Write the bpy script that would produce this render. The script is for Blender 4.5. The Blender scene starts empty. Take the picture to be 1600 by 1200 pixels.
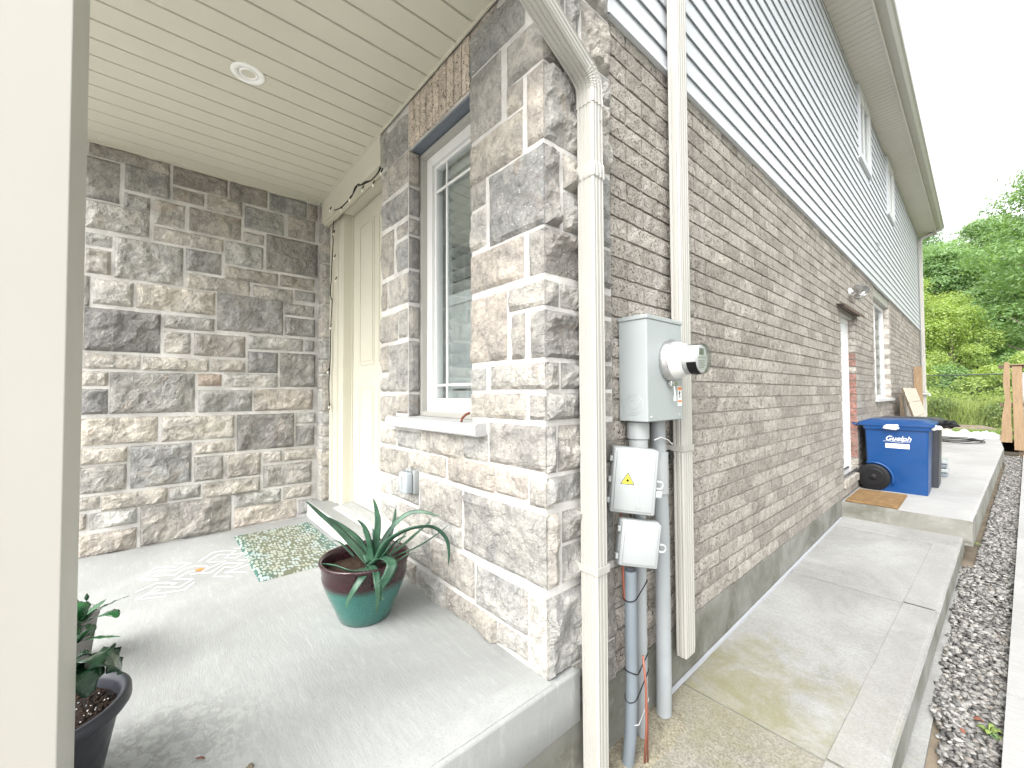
import bpy, bmesh, math, random
from mathutils import Vector, Matrix, noise
import numpy as np

# ------------------------------------------------------------------ camera, sky, sun, exposure
SC = bpy.context.scene
COL = SC.collection
cam_d = bpy.data.cameras.new('camera'); cam = bpy.data.objects.new('camera', cam_d); COL.objects.link(cam)
CX = 1.04
rt = Vector((0.65787119, 0.75311384, -0.00500392)); up = Vector((0.02213688, -0.01269519, 0.99967434)); fw = Vector((-0.75280505, 0.65776772, 0.02502339))
M = Matrix((( rt.x, up.x, -fw.x, CX), (rt.y, up.y, -fw.y, 0), (rt.z, up.z, -fw.z, 0), (0, 0, 0, 1)))
cam.matrix_world = M
cam_d.sensor_width = 36; cam_d.lens = 36 * 639.2 / 1600; cam_d.clip_start = 0.02; cam_d.clip_end = 600
SC.camera = cam
SC.render.resolution_x = 1024; SC.render.resolution_y = 768

SUN_EL, SUN_AZ = 46, 167          # degrees; azimuth clockwise from +Y, so the soft sun stands before the porch
w = bpy.data.worlds.new('World'); SC.world = w; w.use_nodes = True
wn = w.node_tree; wn.nodes.clear()
sky = wn.nodes.new('ShaderNodeTexSky'); sky.sky_type = 'NISHITA'; sky.sun_disc = False
sky.sun_elevation = math.radians(SUN_EL); sky.sun_rotation = math.radians(SUN_AZ); sky.dust_density = 5; sky.air_density = 1.0; sky.ozone_density = 1.0
hs = wn.nodes.new('ShaderNodeHueSaturation'); hs.inputs['Saturation'].default_value = 0.14
bg = wn.nodes.new('ShaderNodeBackground'); bg.inputs['Strength'].default_value = 0.15
wo = wn.nodes.new('ShaderNodeOutputWorld')
wn.links.new(sky.outputs[0], hs.inputs['Color']); wn.links.new(hs.outputs[0], bg.inputs[0]); wn.links.new(bg.outputs[0], wo.inputs[0])
sl = bpy.data.lights.new('sun', 'SUN'); sl.energy = .5; sl.angle = math.radians(80); sl.color = (1, .98, .95)
sun = bpy.data.objects.new('sun', sl); COL.objects.link(sun)
az = math.radians(SUN_AZ); el = math.radians(SUN_EL)
sdir = Vector((math.sin(az) * math.cos(el), math.cos(az) * math.cos(el), math.sin(el)))
sun.rotation_euler = sdir.to_track_quat('Z', 'Y').to_euler(); sun.location = (2, -3, 9)
SC.view_settings.view_transform = 'Standard'; SC.view_settings.look = 'None'
SC.view_settings.exposure = 1.8; SC.view_settings.gamma = 1; SC.view_settings.use_curve_mapping = False
SC.render.engine = 'CYCLES'
SC.cycles.max_bounces = 8; SC.cycles.diffuse_bounces = 5; SC.cycles.transparent_max_bounces = 24

R = random.Random(7)

# ------------------------------------------------------------------ object helpers
def link(o, parent=None):
    COL.objects.link(o)
    if parent is not None: o.parent = parent
    return o
def mesh_from(name, vs, fs, mats, smooth=False, mi=None):
    me = bpy.data.meshes.new(name); me.from_pydata([tuple(v) for v in vs], [], fs)
    for m in (mats if isinstance(mats, (list, tuple)) else [mats]): me.materials.append(m)
    if mi is not None: me.polygons.foreach_set('material_index', mi)
    if smooth: me.polygons.foreach_set('use_smooth', [True] * len(me.polygons))
    me.update(); return me
def obj(name, me, parent=None, loc=(0, 0, 0), col=None):
    o = bpy.data.objects.new(name, me); link(o, parent); o.location = loc
    if col is not None: o.color = (*col, 1)
    return o
def thing(name, label, cat, loc=(0, 0, 0), rz=0, group=None):
    o = bpy.data.objects.new(name, None); COL.objects.link(o); o.location = loc; o.rotation_euler = (0, 0, rz)
    o.empty_display_size = .1
    tag(o, label, cat, group); return o
def tag(o, label=None, cat=None, group=None, kind=None):
    if label: o['label'] = label
    if cat: o['category'] = cat
    if group: o['group'] = group
    if kind: o['kind'] = kind
    return o
class MB:
    """collects shapes, then links them as one mesh object"""
    def __init__(s): s.v = []; s.f = []; s.m = []
    def add(s, vs, fs, mi=0):
        b = len(s.v); s.v += [tuple(v) for v in vs]; s.f += [tuple(i + b for i in f) for f in fs]; s.m += [mi] * len(fs); return s
    def box(s, x0, x1, y0, y1, z0, z1, mi=0, bev=0):
        if bev: return s.bbox(x0, x1, y0, y1, z0, z1, bev, mi)
        return s.add([(x0, y0, z0), (x1, y0, z0), (x1, y1, z0), (x0, y1, z0), (x0, y0, z1), (x1, y0, z1), (x1, y1, z1), (x0, y1, z1)],
                     [(0, 3, 2, 1), (4, 5, 6, 7), (0, 1, 5, 4), (1, 2, 6, 5), (2, 3, 7, 6), (3, 0, 4, 7)], mi)
    def bbox(s, x0, x1, y0, y1, z0, z1, b, mi=0):
        bm = bmesh.new(); bmesh.ops.create_cube(bm, size=1)
        for v in bm.verts: v.co = Vector(((x0 + x1) / 2 + v.co.x * (x1 - x0), (y0 + y1) / 2 + v.co.y * (y1 - y0), (z0 + z1) / 2 + v.co.z * (z1 - z0)))
        bmesh.ops.bevel(bm, geom=bm.edges[:], offset=b, segments=2, affect='EDGES', profile=.5)
        bm.verts.index_update(); s.add([v.co.copy() for v in bm.verts], [[v.index for v in f.verts] for f in bm.faces], mi); bm.free(); return s
    def tube(s, pts, r, n=8, mi=0, cap=True, r_list=None):
        pts = [Vector(p) for p in pts]; vs = []; fs = []
        a0 = None
        for i, p in enumerate(pts):
            t = (pts[min(i + 1, len(pts) - 1)] - pts[max(i - 1, 0)]).normalized()
            if a0 is None: a0 = t.orthogonal().normalized()
            a = (a0 - t * a0.dot(t)).normalized(); a0 = a; b = t.cross(a)
            rr = r_list[i] if r_list else r
            for k in range(n):
                th = 2 * math.pi * k / n; vs.append(p + (a * math.cos(th) + b * math.sin(th)) * rr)
        for i in range(len(pts) - 1):
            for k in range(n): fs.append((i * n + k, i * n + (k + 1) % n, (i + 1) * n + (k + 1) % n, (i + 1) * n + k))
        if cap: fs.append(tuple(range(n))[::-1]); fs.append(tuple((len(pts) - 1) * n + k for k in range(n)))
        return s.add(vs, fs, mi)
    def lathe(s, prof, c=(0, 0, 0), n=32, mi=0, axis='Z', wob=0):
        vs = []; fs = []
        for (r, h) in prof:
            for k in range(n):
                th = 2 * math.pi * k / n; a, b = r * math.cos(th), r * math.sin(th)
                vs.append({'Z': (c[0] + a, c[1] + b, c[2] + h), 'X': (c[0] + h, c[1] + a, c[2] + b), 'Y': (c[0] + a, c[1] + h, c[2] - b)}[axis])
        for i in range(len(prof) - 1):
            for k in range(n): fs.append((i * n + k, i * n + (k + 1) % n, (i + 1) * n + (k + 1) % n, (i + 1) * n + k))
        return s.add(vs, fs, mi)
    def prism(s, poly, ax, a0, a1, mi=0, tf=None):
        """poly: 2-D points in the plane square to axis ax, swept from a0 to a1"""
        n = len(poly); vs = []
        for a in (a0, a1):
            for p in poly:
                v = {'X': (a, p[0], p[1]), 'Y': (p[0], a, p[1]), 'Z': (p[0], p[1], a)}[ax]; vs.append(tf(v) if tf else v)
        fs = [(k, (k + 1) % n, n + (k + 1) % n, n + k) for k in range(n)] + [tuple(range(n))[::-1], tuple(range(n, 2 * n))]
        return s.add(vs, fs, mi)
    def mesh(s, name, mats, smooth=False, angle=None):
        me = mesh_from(name, s.v, s.f, mats, smooth, s.m)
        bm = bmesh.new(); bm.from_mesh(me); bmesh.ops.recalc_face_normals(bm, faces=bm.faces[:]); bm.to_mesh(me); bm.free()
        if angle: me.set_sharp_from_angle(angle=math.radians(angle))
        return me
    def build(s, name, mats, parent=None, smooth=False, loc=(0, 0, 0), angle=None, col=None):
        return obj(name, s.mesh(name, mats, smooth, angle), parent, loc, col)
def dup(o, parent=None, loc=None):
    c = o.copy(); COL.objects.link(c)
    if parent is not None: c.parent = parent
    if loc is not None: c.location = loc
    for ch in list(o.children): dup(ch, c)
    return c

# ------------------------------------------------------------------ material helpers
def mat(name):
    m = bpy.data.materials.new(name); m.use_nodes = True; nt = m.node_tree; nt.nodes.clear()
    out = nt.nodes.new('ShaderNodeOutputMaterial'); b = nt.nodes.new('ShaderNodeBsdfPrincipled'); nt.links.new(b.outputs[0], out.inputs[0])
    return m, nt, b, out
def N(nt, t, **kw):
    n = nt.nodes.new(t)
    for k, v in kw.items():
        if k.startswith('i_'): n.inputs[k[2:].replace('_', ' ')].default_value = v
        else: setattr(n, k, v)
    return n
def L(nt, a, b): nt.links.new(a, b)
def pos(nt, scale=(1, 1, 1), rot=(0, 0, 0), obj_space=False):
    if obj_space: s = N(nt, 'ShaderNodeTexCoord').outputs['Object']
    else: s = N(nt, 'ShaderNodeNewGeometry').outputs['Position']
    mp = N(nt, 'ShaderNodeMapping'); mp.inputs['Scale'].default_value = scale; mp.inputs['Rotation'].default_value = rot
    L(nt, s, mp.inputs['Vector']); return mp.outputs[0]
def noi(nt, v, scale, detail=4, rough=.55, dist=0):
    n = N(nt, 'ShaderNodeTexNoise'); n.inputs['Scale'].default_value = scale; n.inputs['Detail'].default_value = detail
    n.inputs['Roughness'].default_value = rough; n.inputs['Distortion'].default_value = dist; L(nt, v, n.inputs['Vector']); return n.outputs['Fac']
def ramp(nt, f, stops, interp='LINEAR'):
    r = N(nt, 'ShaderNodeValToRGB'); r.color_ramp.interpolation = interp; e = r.color_ramp.elements
    while len(e) < len(stops): e.new(.5)
    for k, (p, c) in enumerate(stops):
        e[k].position = p; e[k].color = (c, c, c, 1) if not isinstance(c, (tuple, list)) else (*c, 1)
    L(nt, f, r.inputs[0]); return r.outputs['Color']
def mix(nt, f, a, b, mode='MIX'):
    m = N(nt, 'ShaderNodeMix', data_type='RGBA', blend_type=mode)
    for k, v in ((0, f), (6, a), (7, b)):
        if hasattr(v, 'type') and hasattr(v, 'links'): L(nt, v, m.inputs[k])
        elif k == 0: m.inputs[0].default_value = v
        else: m.inputs[k].default_value = (*v, 1) if isinstance(v, (tuple, list)) else (v, v, v, 1)
    return m.outputs[2]
def math_(nt, op, a, b=None):
    m = N(nt, 'ShaderNodeMath', operation=op)
    for k, v in ((0, a), (1, b)):
        if v is None: continue
        if hasattr(v, 'links'): L(nt, v, m.inputs[k])
        else: m.inputs[k].default_value = v
    return m.outputs[0]
def bump(nt, b, h, strength=.5, dist=.01, prev=None):
    n = N(nt, 'ShaderNodeBump'); n.inputs['Strength'].default_value = strength; n.inputs['Distance'].default_value = dist
    L(nt, h, n.inputs['Height'])
    if prev: L(nt, prev, n.inputs['Normal'])
    L(nt, n.outputs[0], b.inputs['Normal']); return n.outputs[0]
def plain(name, c, rough=.5, metal=0, var=.05, vs=20, bmp=0, bs=60, spec=.5, coat=0):
    m, nt, b, o = mat(name); p = pos(nt)
    f = noi(nt, p, vs, 5)
    L(nt, mix(nt, f, tuple(max(0, x * (1 - var * 2)) for x in c), tuple(min(1, x * (1 + var * 2)) for x in c)), b.inputs['Base Color'])
    b.inputs['Roughness'].default_value = rough; b.inputs['Metallic'].default_value = metal
    b.inputs['Specular IOR Level'].default_value = spec; b.inputs['Coat Weight'].default_value = coat
    rr = noi(nt, p, vs * 2.3, 3); L(nt, ramp(nt, rr, [(.3, max(0, rough - .08)), (.7, min(1, rough + .08))]), b.inputs['Roughness'])
    if bmp: bump(nt, b, noi(nt, p, bs, 5, .6), bmp, .004)
    return m

MT = {}
def m_stone(name='split_stone'):
    m, nt, b, o = mat(name); p = pos(nt); oi = N(nt, 'ShaderNodeObjectInfo')
    base = oi.outputs['Color']
    n1 = noi(nt, p, 7, 7, .62, .6); n2 = noi(nt, p, 26, 6, .7, .4); n3 = noi(nt, p, 90, 5, .7)
    c = mix(nt, ramp(nt, n1, [(.36, 0), (.64, 1)]), base, mix(nt, 1, base, (1.45, 1.42, 1.36), 'MULTIPLY'))
    c = mix(nt, ramp(nt, n2, [(.34, .55), (.55, 0)]), c, mix(nt, 1, base, (.52, .52, .54), 'MULTIPLY'))
    c = mix(nt, ramp(nt, n3, [(.3, .45), (.5, 0)]), c, mix(nt, 1, base, (.6, .58, .56), 'MULTIPLY'))
    wp = N(nt, 'ShaderNodeTexNoise'); wp.inputs['Scale'].default_value = 11; wp.inputs['Detail'].default_value = 4; L(nt, p, wp.inputs['Vector'])
    va = N(nt, 'ShaderNodeVectorMath', operation='MULTIPLY_ADD'); L(nt, wp.outputs['Color'], va.inputs[0]); va.inputs[1].default_value = (.16, .16, .10); L(nt, p, va.inputs[2])
    ve = N(nt, 'ShaderNodeTexVoronoi', feature='DISTANCE_TO_EDGE'); ve.inputs['Scale'].default_value = 9; L(nt, va.outputs[0], ve.inputs['Vector'])
    crk = math_(nt, 'MULTIPLY', ramp(nt, ve.outputs['Distance'], [(.0, 1), (.035, 0)]), ramp(nt, noi(nt, p, 6, 3), [(.42, 0), (.56, 1)]))
    c = mix(nt, math_(nt, 'MULTIPLY', crk, .28), c, (.14, .135, .13))
    vg = math_(nt, 'MULTIPLY', ramp(nt, noi(nt, pos(nt, (1, 1, .35)), 34, 5, .7, 1.2), [(.38, .38), (.50, 0)]), ramp(nt, n1, [(.4, 1), (.6, .1)]))
    c = mix(nt, vg, c, (.14, .135, .13))
    # warm iron stains and pale lime specks
    c = mix(nt, ramp(nt, noi(nt, p, 4.3, 4, .5, 1.5), [(.62, 0), (.74, .35)]), c, (.36, .26, .18))
    vo = N(nt, 'ShaderNodeTexVoronoi', feature='F1'); vo.inputs['Scale'].default_value = 46
    dp = N(nt, 'ShaderNodeMapping'); L(nt, p, dp.inputs[0]); dp.inputs['Scale'].default_value = (1, 1, 1.7); L(nt, dp.outputs[0], vo.inputs['Vector'])
    sp = math_(nt, 'MULTIPLY', ramp(nt, vo.outputs['Distance'], [(.13, 1), (.2, 0)]), ramp(nt, noi(nt, p, 9, 3), [(.56, 0), (.64, 1)]))
    c = mix(nt, sp, c, (.78, .77, .74))
    L(nt, c, b.inputs['Base Color']); b.inputs['Roughness'].default_value = .9; b.inputs['Specular IOR Level'].default_value = .25
    h = math_(nt, 'ADD', math_(nt, 'MULTIPLY', noi(nt, p, 22, 8, .68, .5), 1.0), math_(nt, 'MULTIPLY', noi(nt, p, 120, 4, .7), .3))
    h = math_(nt, 'SUBTRACT', h, math_(nt, 'MULTIPLY', crk, .12))
    bump(nt, b, h, 1.0, .026)
    return m
def m_brick(name, use_attr):
    m, nt, b, o = mat(name); p = pos(nt)
    if use_attr: base = N(nt, 'ShaderNodeAttribute', attribute_name='tint').outputs['Color']
    else: base = N(nt, 'ShaderNodeObjectInfo').outputs['Color']
    n1 = noi(nt, p, 16, 6, .65, .5); w_ = N(nt, 'ShaderNodeTexNoise'); w_.inputs['Scale'].default_value = 42; w_.inputs['Detail'].default_value = 4; w_.inputs['Distortion'].default_value = 3.2
    L(nt, p, w_.inputs['Vector'])
    c = mix(nt, ramp(nt, n1, [(.35, 0), (.65, 1)]), mix(nt, 1, base, (.82, .8, .78), 'MULTIPLY'), mix(nt, 1, base, (1.22, 1.2, 1.2), 'MULTIPLY'))
    worm = ramp(nt, w_.outputs['Fac'], [(.37, 1), (.43, 0)])
    c = mix(nt, math_(nt, 'MULTIPLY', worm, .8), c, (.11, .09, .075))
    # lime wash streaks left by the mortar near the foot of the wall
    st = ramp(nt, noi(nt, pos(nt, (1, 1.6, .5)), 1.7, 4, .6, .6), [(.60, 0), (.70, 1)])
    c = mix(nt, math_(nt, 'MULTIPLY', st, .35), c, (.62, .6, .57))
    L(nt, c, b.inputs['Base Color']); b.inputs['Roughness'].default_value = .92; b.inputs['Specular IOR Level'].default_value = .2
    h = math_(nt, 'SUBTRACT', math_(nt, 'MULTIPLY', noi(nt, p, 60, 6, .7), 1.0), math_(nt, 'MULTIPLY', worm, 1.4))
    bump(nt, b, h, 1.0, .012)
    return m
def N2(nt, col):
    s = N(nt, 'ShaderNodeSeparateColor'); L(nt, col, s.inputs[0]); return s.outputs[0]
def m_concrete(name, base, dark=None, moss=0, scale=1, streak=(1, 1, 1), agg=0, bstr=.35):
    m, nt, b, o = mat(name); p = pos(nt, streak)
    q = pos(nt)
    n1 = noi(nt, q, 1.3 * scale, 6, .6, .5); n2 = noi(nt, p, 9 * scale, 7, .65, .3); n3 = noi(nt, p, 120, 4, .7)
    dark = dark or tuple(x * .72 for x in base)
    c = mix(nt, ramp(nt, n1, [(.38, 0), (.62, 1)]), dark, base)
    c = mix(nt, ramp(nt, n2, [(.35, .45), (.55, 0)]), c, tuple(x * .8 for x in base))
    c = mix(nt, ramp(nt, n2, [(.56, 0), (.72, .5)]), c, tuple(min(1, x * 1.16) for x in base))
    c = mix(nt, ramp(nt, n3, [(.3, .5), (.5, 0)]), c, tuple(x * .62 for x in base))
    if agg:
        vo = N(nt, 'ShaderNodeTexVoronoi'); vo.inputs['Scale'].default_value = 150; L(nt, q, vo.inputs['Vector'])
        c = mix(nt, agg, c, mix(nt, N2(nt, vo.outputs['Color']), (.07, .065, .055), (.55, .52, .46)))
    if name == 'brushed_slab':
        dist = N(nt, 'ShaderNodeVectorMath', operation='DISTANCE'); L(nt, q, dist.inputs[0]); dist.inputs[1].default_value = (-.52, .04, -1.02)
        pm = math_(nt, 'MULTIPLY', ramp(nt, dist.outputs['Value'], [(.12, 1), (.30, 0)]), ramp(nt, noi(nt, q, 28, 6, .75, .8), [(.47, 0), (.56, 1)]))
        c = mix(nt, math_(nt, 'MULTIPLY', pm, .6), c, (.46, .47, .45))
        c = mix(nt, math_(nt, 'MULTIPLY', ramp(nt, noi(nt, q, 38, 5, .7), [(.30, 1), (.36, 0)]), .5), c, (.19, .19, .18))
        c = mix(nt, ramp(nt, noi(nt, pos(nt, (.9, 9, 1), (0, 0, .12)), 5, 6, .65), [(.60, 0), (.75, .35)]), c, (.43, .44, .43))
    if moss:
        sx = N(nt, 'ShaderNodeSeparateXYZ'); L(nt, q, sx.inputs[0])
        dist = N(nt, 'ShaderNodeVectorMath', operation='DISTANCE'); L(nt, q, dist.inputs[0]); dist.inputs[1].default_value = (.12, 2.05, -1.44)
        near = ramp(nt, math_(nt, 'ADD', math_(nt, 'MULTIPLY', dist.outputs['Value'], .42), math_(nt, 'MULTIPLY', noi(nt, q, 6, 7, .7, .6), 1.0)), [(.50, 1), (.86, 0)])
        c = mix(nt, math_(nt, 'MULTIPLY', near, moss), c, (.17, .158, .07))
    L(nt, c, b.inputs['Base Color']); b.inputs['Roughness'].default_value = .88; b.inputs['Specular IOR Level'].default_value = .3
    h = math_(nt, 'ADD', math_(nt, 'MULTIPLY', noi(nt, p, 30 * scale, 6, .7), 1), math_(nt, 'MULTIPLY', noi(nt, q, 160, 3, .7), .5))
    bump(nt, b, h, bstr, .006)
    return m
def m_leaf(name, c1, c2, trans=.35, rough=.5, big=.6):
    m, nt, b, o = mat(name); g = N(nt, 'ShaderNodeNewGeometry'); p = pos(nt)
    f = math_(nt, 'ADD', math_(nt, 'MULTIPLY', g.outputs['Random Per Island'], .6), math_(nt, 'MULTIPLY', noi(nt, p, big, 3), .5))
    c = mix(nt, f, c1, c2); L(nt, c, b.inputs['Base Color']); b.inputs['Roughness'].default_value = rough; b.inputs['Specular IOR Level'].default_value = .3
    tr = N(nt, 'ShaderNodeBsdfTranslucent'); L(nt, mix(nt, 1, c, (1.3, 1.35, .6), 'MULTIPLY'), tr.inputs[0])
    ms = N(nt, 'ShaderNodeMixShader'); ms.inputs[0].default_value = trans
    L(nt, b.outputs[0], ms.inputs[1]); L(nt, tr.outputs[0], ms.inputs[2]); L(nt, ms.outputs[0], o.inputs[0]); return m
def m_wood(name, c1, c2, axis=(8, 8, 1), rough=.75):
    m, nt, b, o = mat(name); p = pos(nt, axis)
    n = noi(nt, p, 3.5, 6, .65, .8); n2 = noi(nt, p, 16, 5, .7)
    c = mix(nt, ramp(nt, n, [(.3, 0), (.7, 1)]), c1, c2); c = mix(nt, ramp(nt, n2, [(.3, .5), (.5, 0)]), c, tuple(x * .6 for x in c1))
    L(nt, c, b.inputs['Base Color']); b.inputs['Roughness'].default_value = rough; bump(nt, b, n2, .3, .004); return m

STONE = m_stone(); BRICK = m_brick('wirecut_brick', False); BRICKS = m_brick('wirecut_brick_far', True)
MORTAR = m_concrete('pale_mortar', (.66, .645, .615), scale=4, bstr=.5)
BMORTAR = m_concrete('brick_mortar', (.50, .47, .43), scale=4, bstr=.5)
SLAB = m_concrete('brushed_slab', (.335, .345, .335), (.255, .262, .255), streak=(1.2, 6, 1), bstr=.3)
WALK = m_concrete('walk_concrete', (.315, .32, .312), (.20, .202, .192), moss=.75, streak=(1.5, 5, 1), agg=.12, bstr=.4)
WALKR = m_concrete('rough_walk_concrete', (.26, .255, .23), (.17, .162, .135), moss=.5, agg=.3, bstr=.7)
WHITEWALK = m_concrete('pale_new_concrete', (.36, .36, .355), (.30, .30, .29), streak=(1, 5, 1))
FOUND = m_concrete('stained_foundation', (.25, .25, .225), (.115, .113, .088), scale=1.6, bstr=.3)
SILLM = m_concrete('pale_stone_sill', (.50, .50, .495), (.44, .44, .435), scale=5, bstr=.4)
BEIGE = plain('beige_aluminium', (.38, .373, .34), .42, var=.03, vs=3)
BEIGE_L = plain('cream_painted_column', (.43, .415, .37), .5, var=.03, vs=1.5, bmp=.03, bs=300)
CEILM = plain('beige_vinyl_soffit', (.57, .555, .465), .5, var=.03, vs=2, bmp=.1, bs=300)
SOFFM = plain('grey_beige_soffit', (.50, .48, .43), .5, var=.03, vs=2)
SIDING = plain('pale_grey_siding', (.54, .565, .59), .42, var=.02, vs=2.5, bmp=.06, bs=120)
DOORM = plain('cream_door_paint', (.58, .56, .465), .42, var=.02, vs=2)
WHITE = plain('white_vinyl', (.66, .66, .65), .35, var=.02, vs=3)
WHITED = plain('white_door_paint', (.78, .80, .80), .4, var=.02, vs=3)
GREYM = plain('grey_painted_steel', (.33, .36, .36), .4, var=.03, vs=4)
GREYP = plain('light_grey_plastic', (.335, .355, .355), .38, var=.03, vs=6)
GREYB = plain('blue_grey_pvc', (.15, .175, .195), .38, var=.08, vs=9)
GREYC = plain('pale_grey_pvc', (.29, .31, .32), .38, var=.06, vs=7)
STEEL = plain('galvanised_steel', (.5, .5, .5), .3, metal=.9, var=.1, vs=12)
BLACKP = plain('black_plastic', (.006, .006, .0065), .5, var=.2, vs=12, spec=.3)
FIXW = plain('white_light_trim', (.86, .86, .84), .35, var=.01)
DARKP = plain('charcoal_plastic', (.025, .028, .036), .42, var=.15, vs=12)
LINTEL = plain('blue_grey_painted_lintel', (.13, .15, .18), .5, var=.15, vs=9)
BLUE = plain('blue_bin_plastic', (.002, .045, .165), .36, var=.08, vs=4, bmp=.06, bs=150)
ORANGE = plain('orange_cable', (.24, .08, .05), .5, vs=20)
RUST = plain('rusty_red', (.17, .06, .035), .8, var=.3, vs=40)
YELLOW = plain('yellow_sticker', (.78, .66, .05), .45)
STICKW = plain('white_sticker', (.8, .8, .8), .4)
STICKO = plain('orange_sticker', (.75, .22, .06), .4)
SOIL = plain('dark_soil', (.035, .022, .014), .95, var=.6, vs=60, bmp=1, bs=90)
EARTH = plain('bare_earth', (.17, .14, .10), .95, var=.3, vs=6, bmp=1, bs=20)
CEDAR = m_wood('brown_cedar', (.20, .13, .07), (.31, .215, .125))
PALEW = m_wood('pale_lumber', (.42, .37, .29), (.54, .49, .41), (1, 8, 8))
DARKW = m_wood('weathered_dark_wood', (.06, .045, .03), (.14, .10, .06))
ROOFM = plain('dark_shingle', (.10, .095, .09), .95, var=.3, vs=9, bmp=.6)
BULBM = plain('clear_bulb', (.85, .82, .7), .2)
m, nt, b, o = mat('window_glass')
gl = N(nt, 'ShaderNodeBsdfGlossy'); gl.inputs['Roughness'].default_value = .02; gl.inputs['Color'].default_value = (.94, .96, .96, 1)
tp = N(nt, 'ShaderNodeBsdfTransparent'); tp.inputs['Color'].default_value = (.93, .95, .95, 1)
lw = N(nt, 'ShaderNodeLayerWeight'); lw.inputs['Blend'].default_value = .35
ms = N(nt, 'ShaderNodeMixShader'); L(nt, ramp(nt, lw.outputs['Fresnel'], [(0, .04), (1, .55)]), ms.inputs[0]); L(nt, tp.outputs[0], ms.inputs[1]); L(nt, gl.outputs[0], ms.inputs[2]); L(nt, ms.outputs[0], o.inputs[0])
GLASS = m
m, nt, b, o = mat('clear_plastic')
gl = N(nt, 'ShaderNodeBsdfGlossy'); gl.inputs['Roughness'].default_value = .05
tp = N(nt, 'ShaderNodeBsdfTransparent'); tp.inputs['Color'].default_value = (.93, .95, .95, 1)
lw = N(nt, 'ShaderNodeLayerWeight'); lw.inputs['Blend'].default_value = .3
ms = N(nt, 'ShaderNodeMixShader'); L(nt, ramp(nt, lw.outputs['Fresnel'], [(0, .07), (1, .8)]), ms.inputs[0]); L(nt, tp.outputs[0], ms.inputs[1]); L(nt, gl.outputs[0], ms.inputs[2]); L(nt, ms.outputs[0], o.inputs[0])
CLEARP = m
ROOMM = plain('dim_room_wall', (.05, .06, .055), .9)  # unlit interior put into a dark wall colour, so shutter gaps read dark
SHUT = plain('white_shutter', (.60, .625, .62), .5, var=.02)

def tone(t, r):
    """base colour of one stone from its tone: dark grey .. pale .. tan"""
    j = 1 + r.uniform(-.08, .08)
    if t >= .97: c = (.40, .335, .285)
    elif t >= .79: c = (.45, .415, .375)
    else:
        k = min(1, max(0, (t - .12) / .6)); a = (.225, .223, .218); bb = (.455, .448, .42)
        k = k ** .8
        c = tuple(a[i] + (bb[i] - a[i]) * k for i in range(3))
        wv = r.uniform(-.5, 1); c = (c[0] * (1 + .05 * wv), c[1], c[2] * (1 - .05 * wv))
    return tuple(x * j for x in c)
def btone(r, red=False):
    if red: return (r.uniform(.28, .34), .18, .15)
    k = r.random(); a = (.305, .288, .255); bb = (.45, .427, .383)
    return tuple(a[i] + (bb[i] - a[i]) * k for i in range(3))

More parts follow.
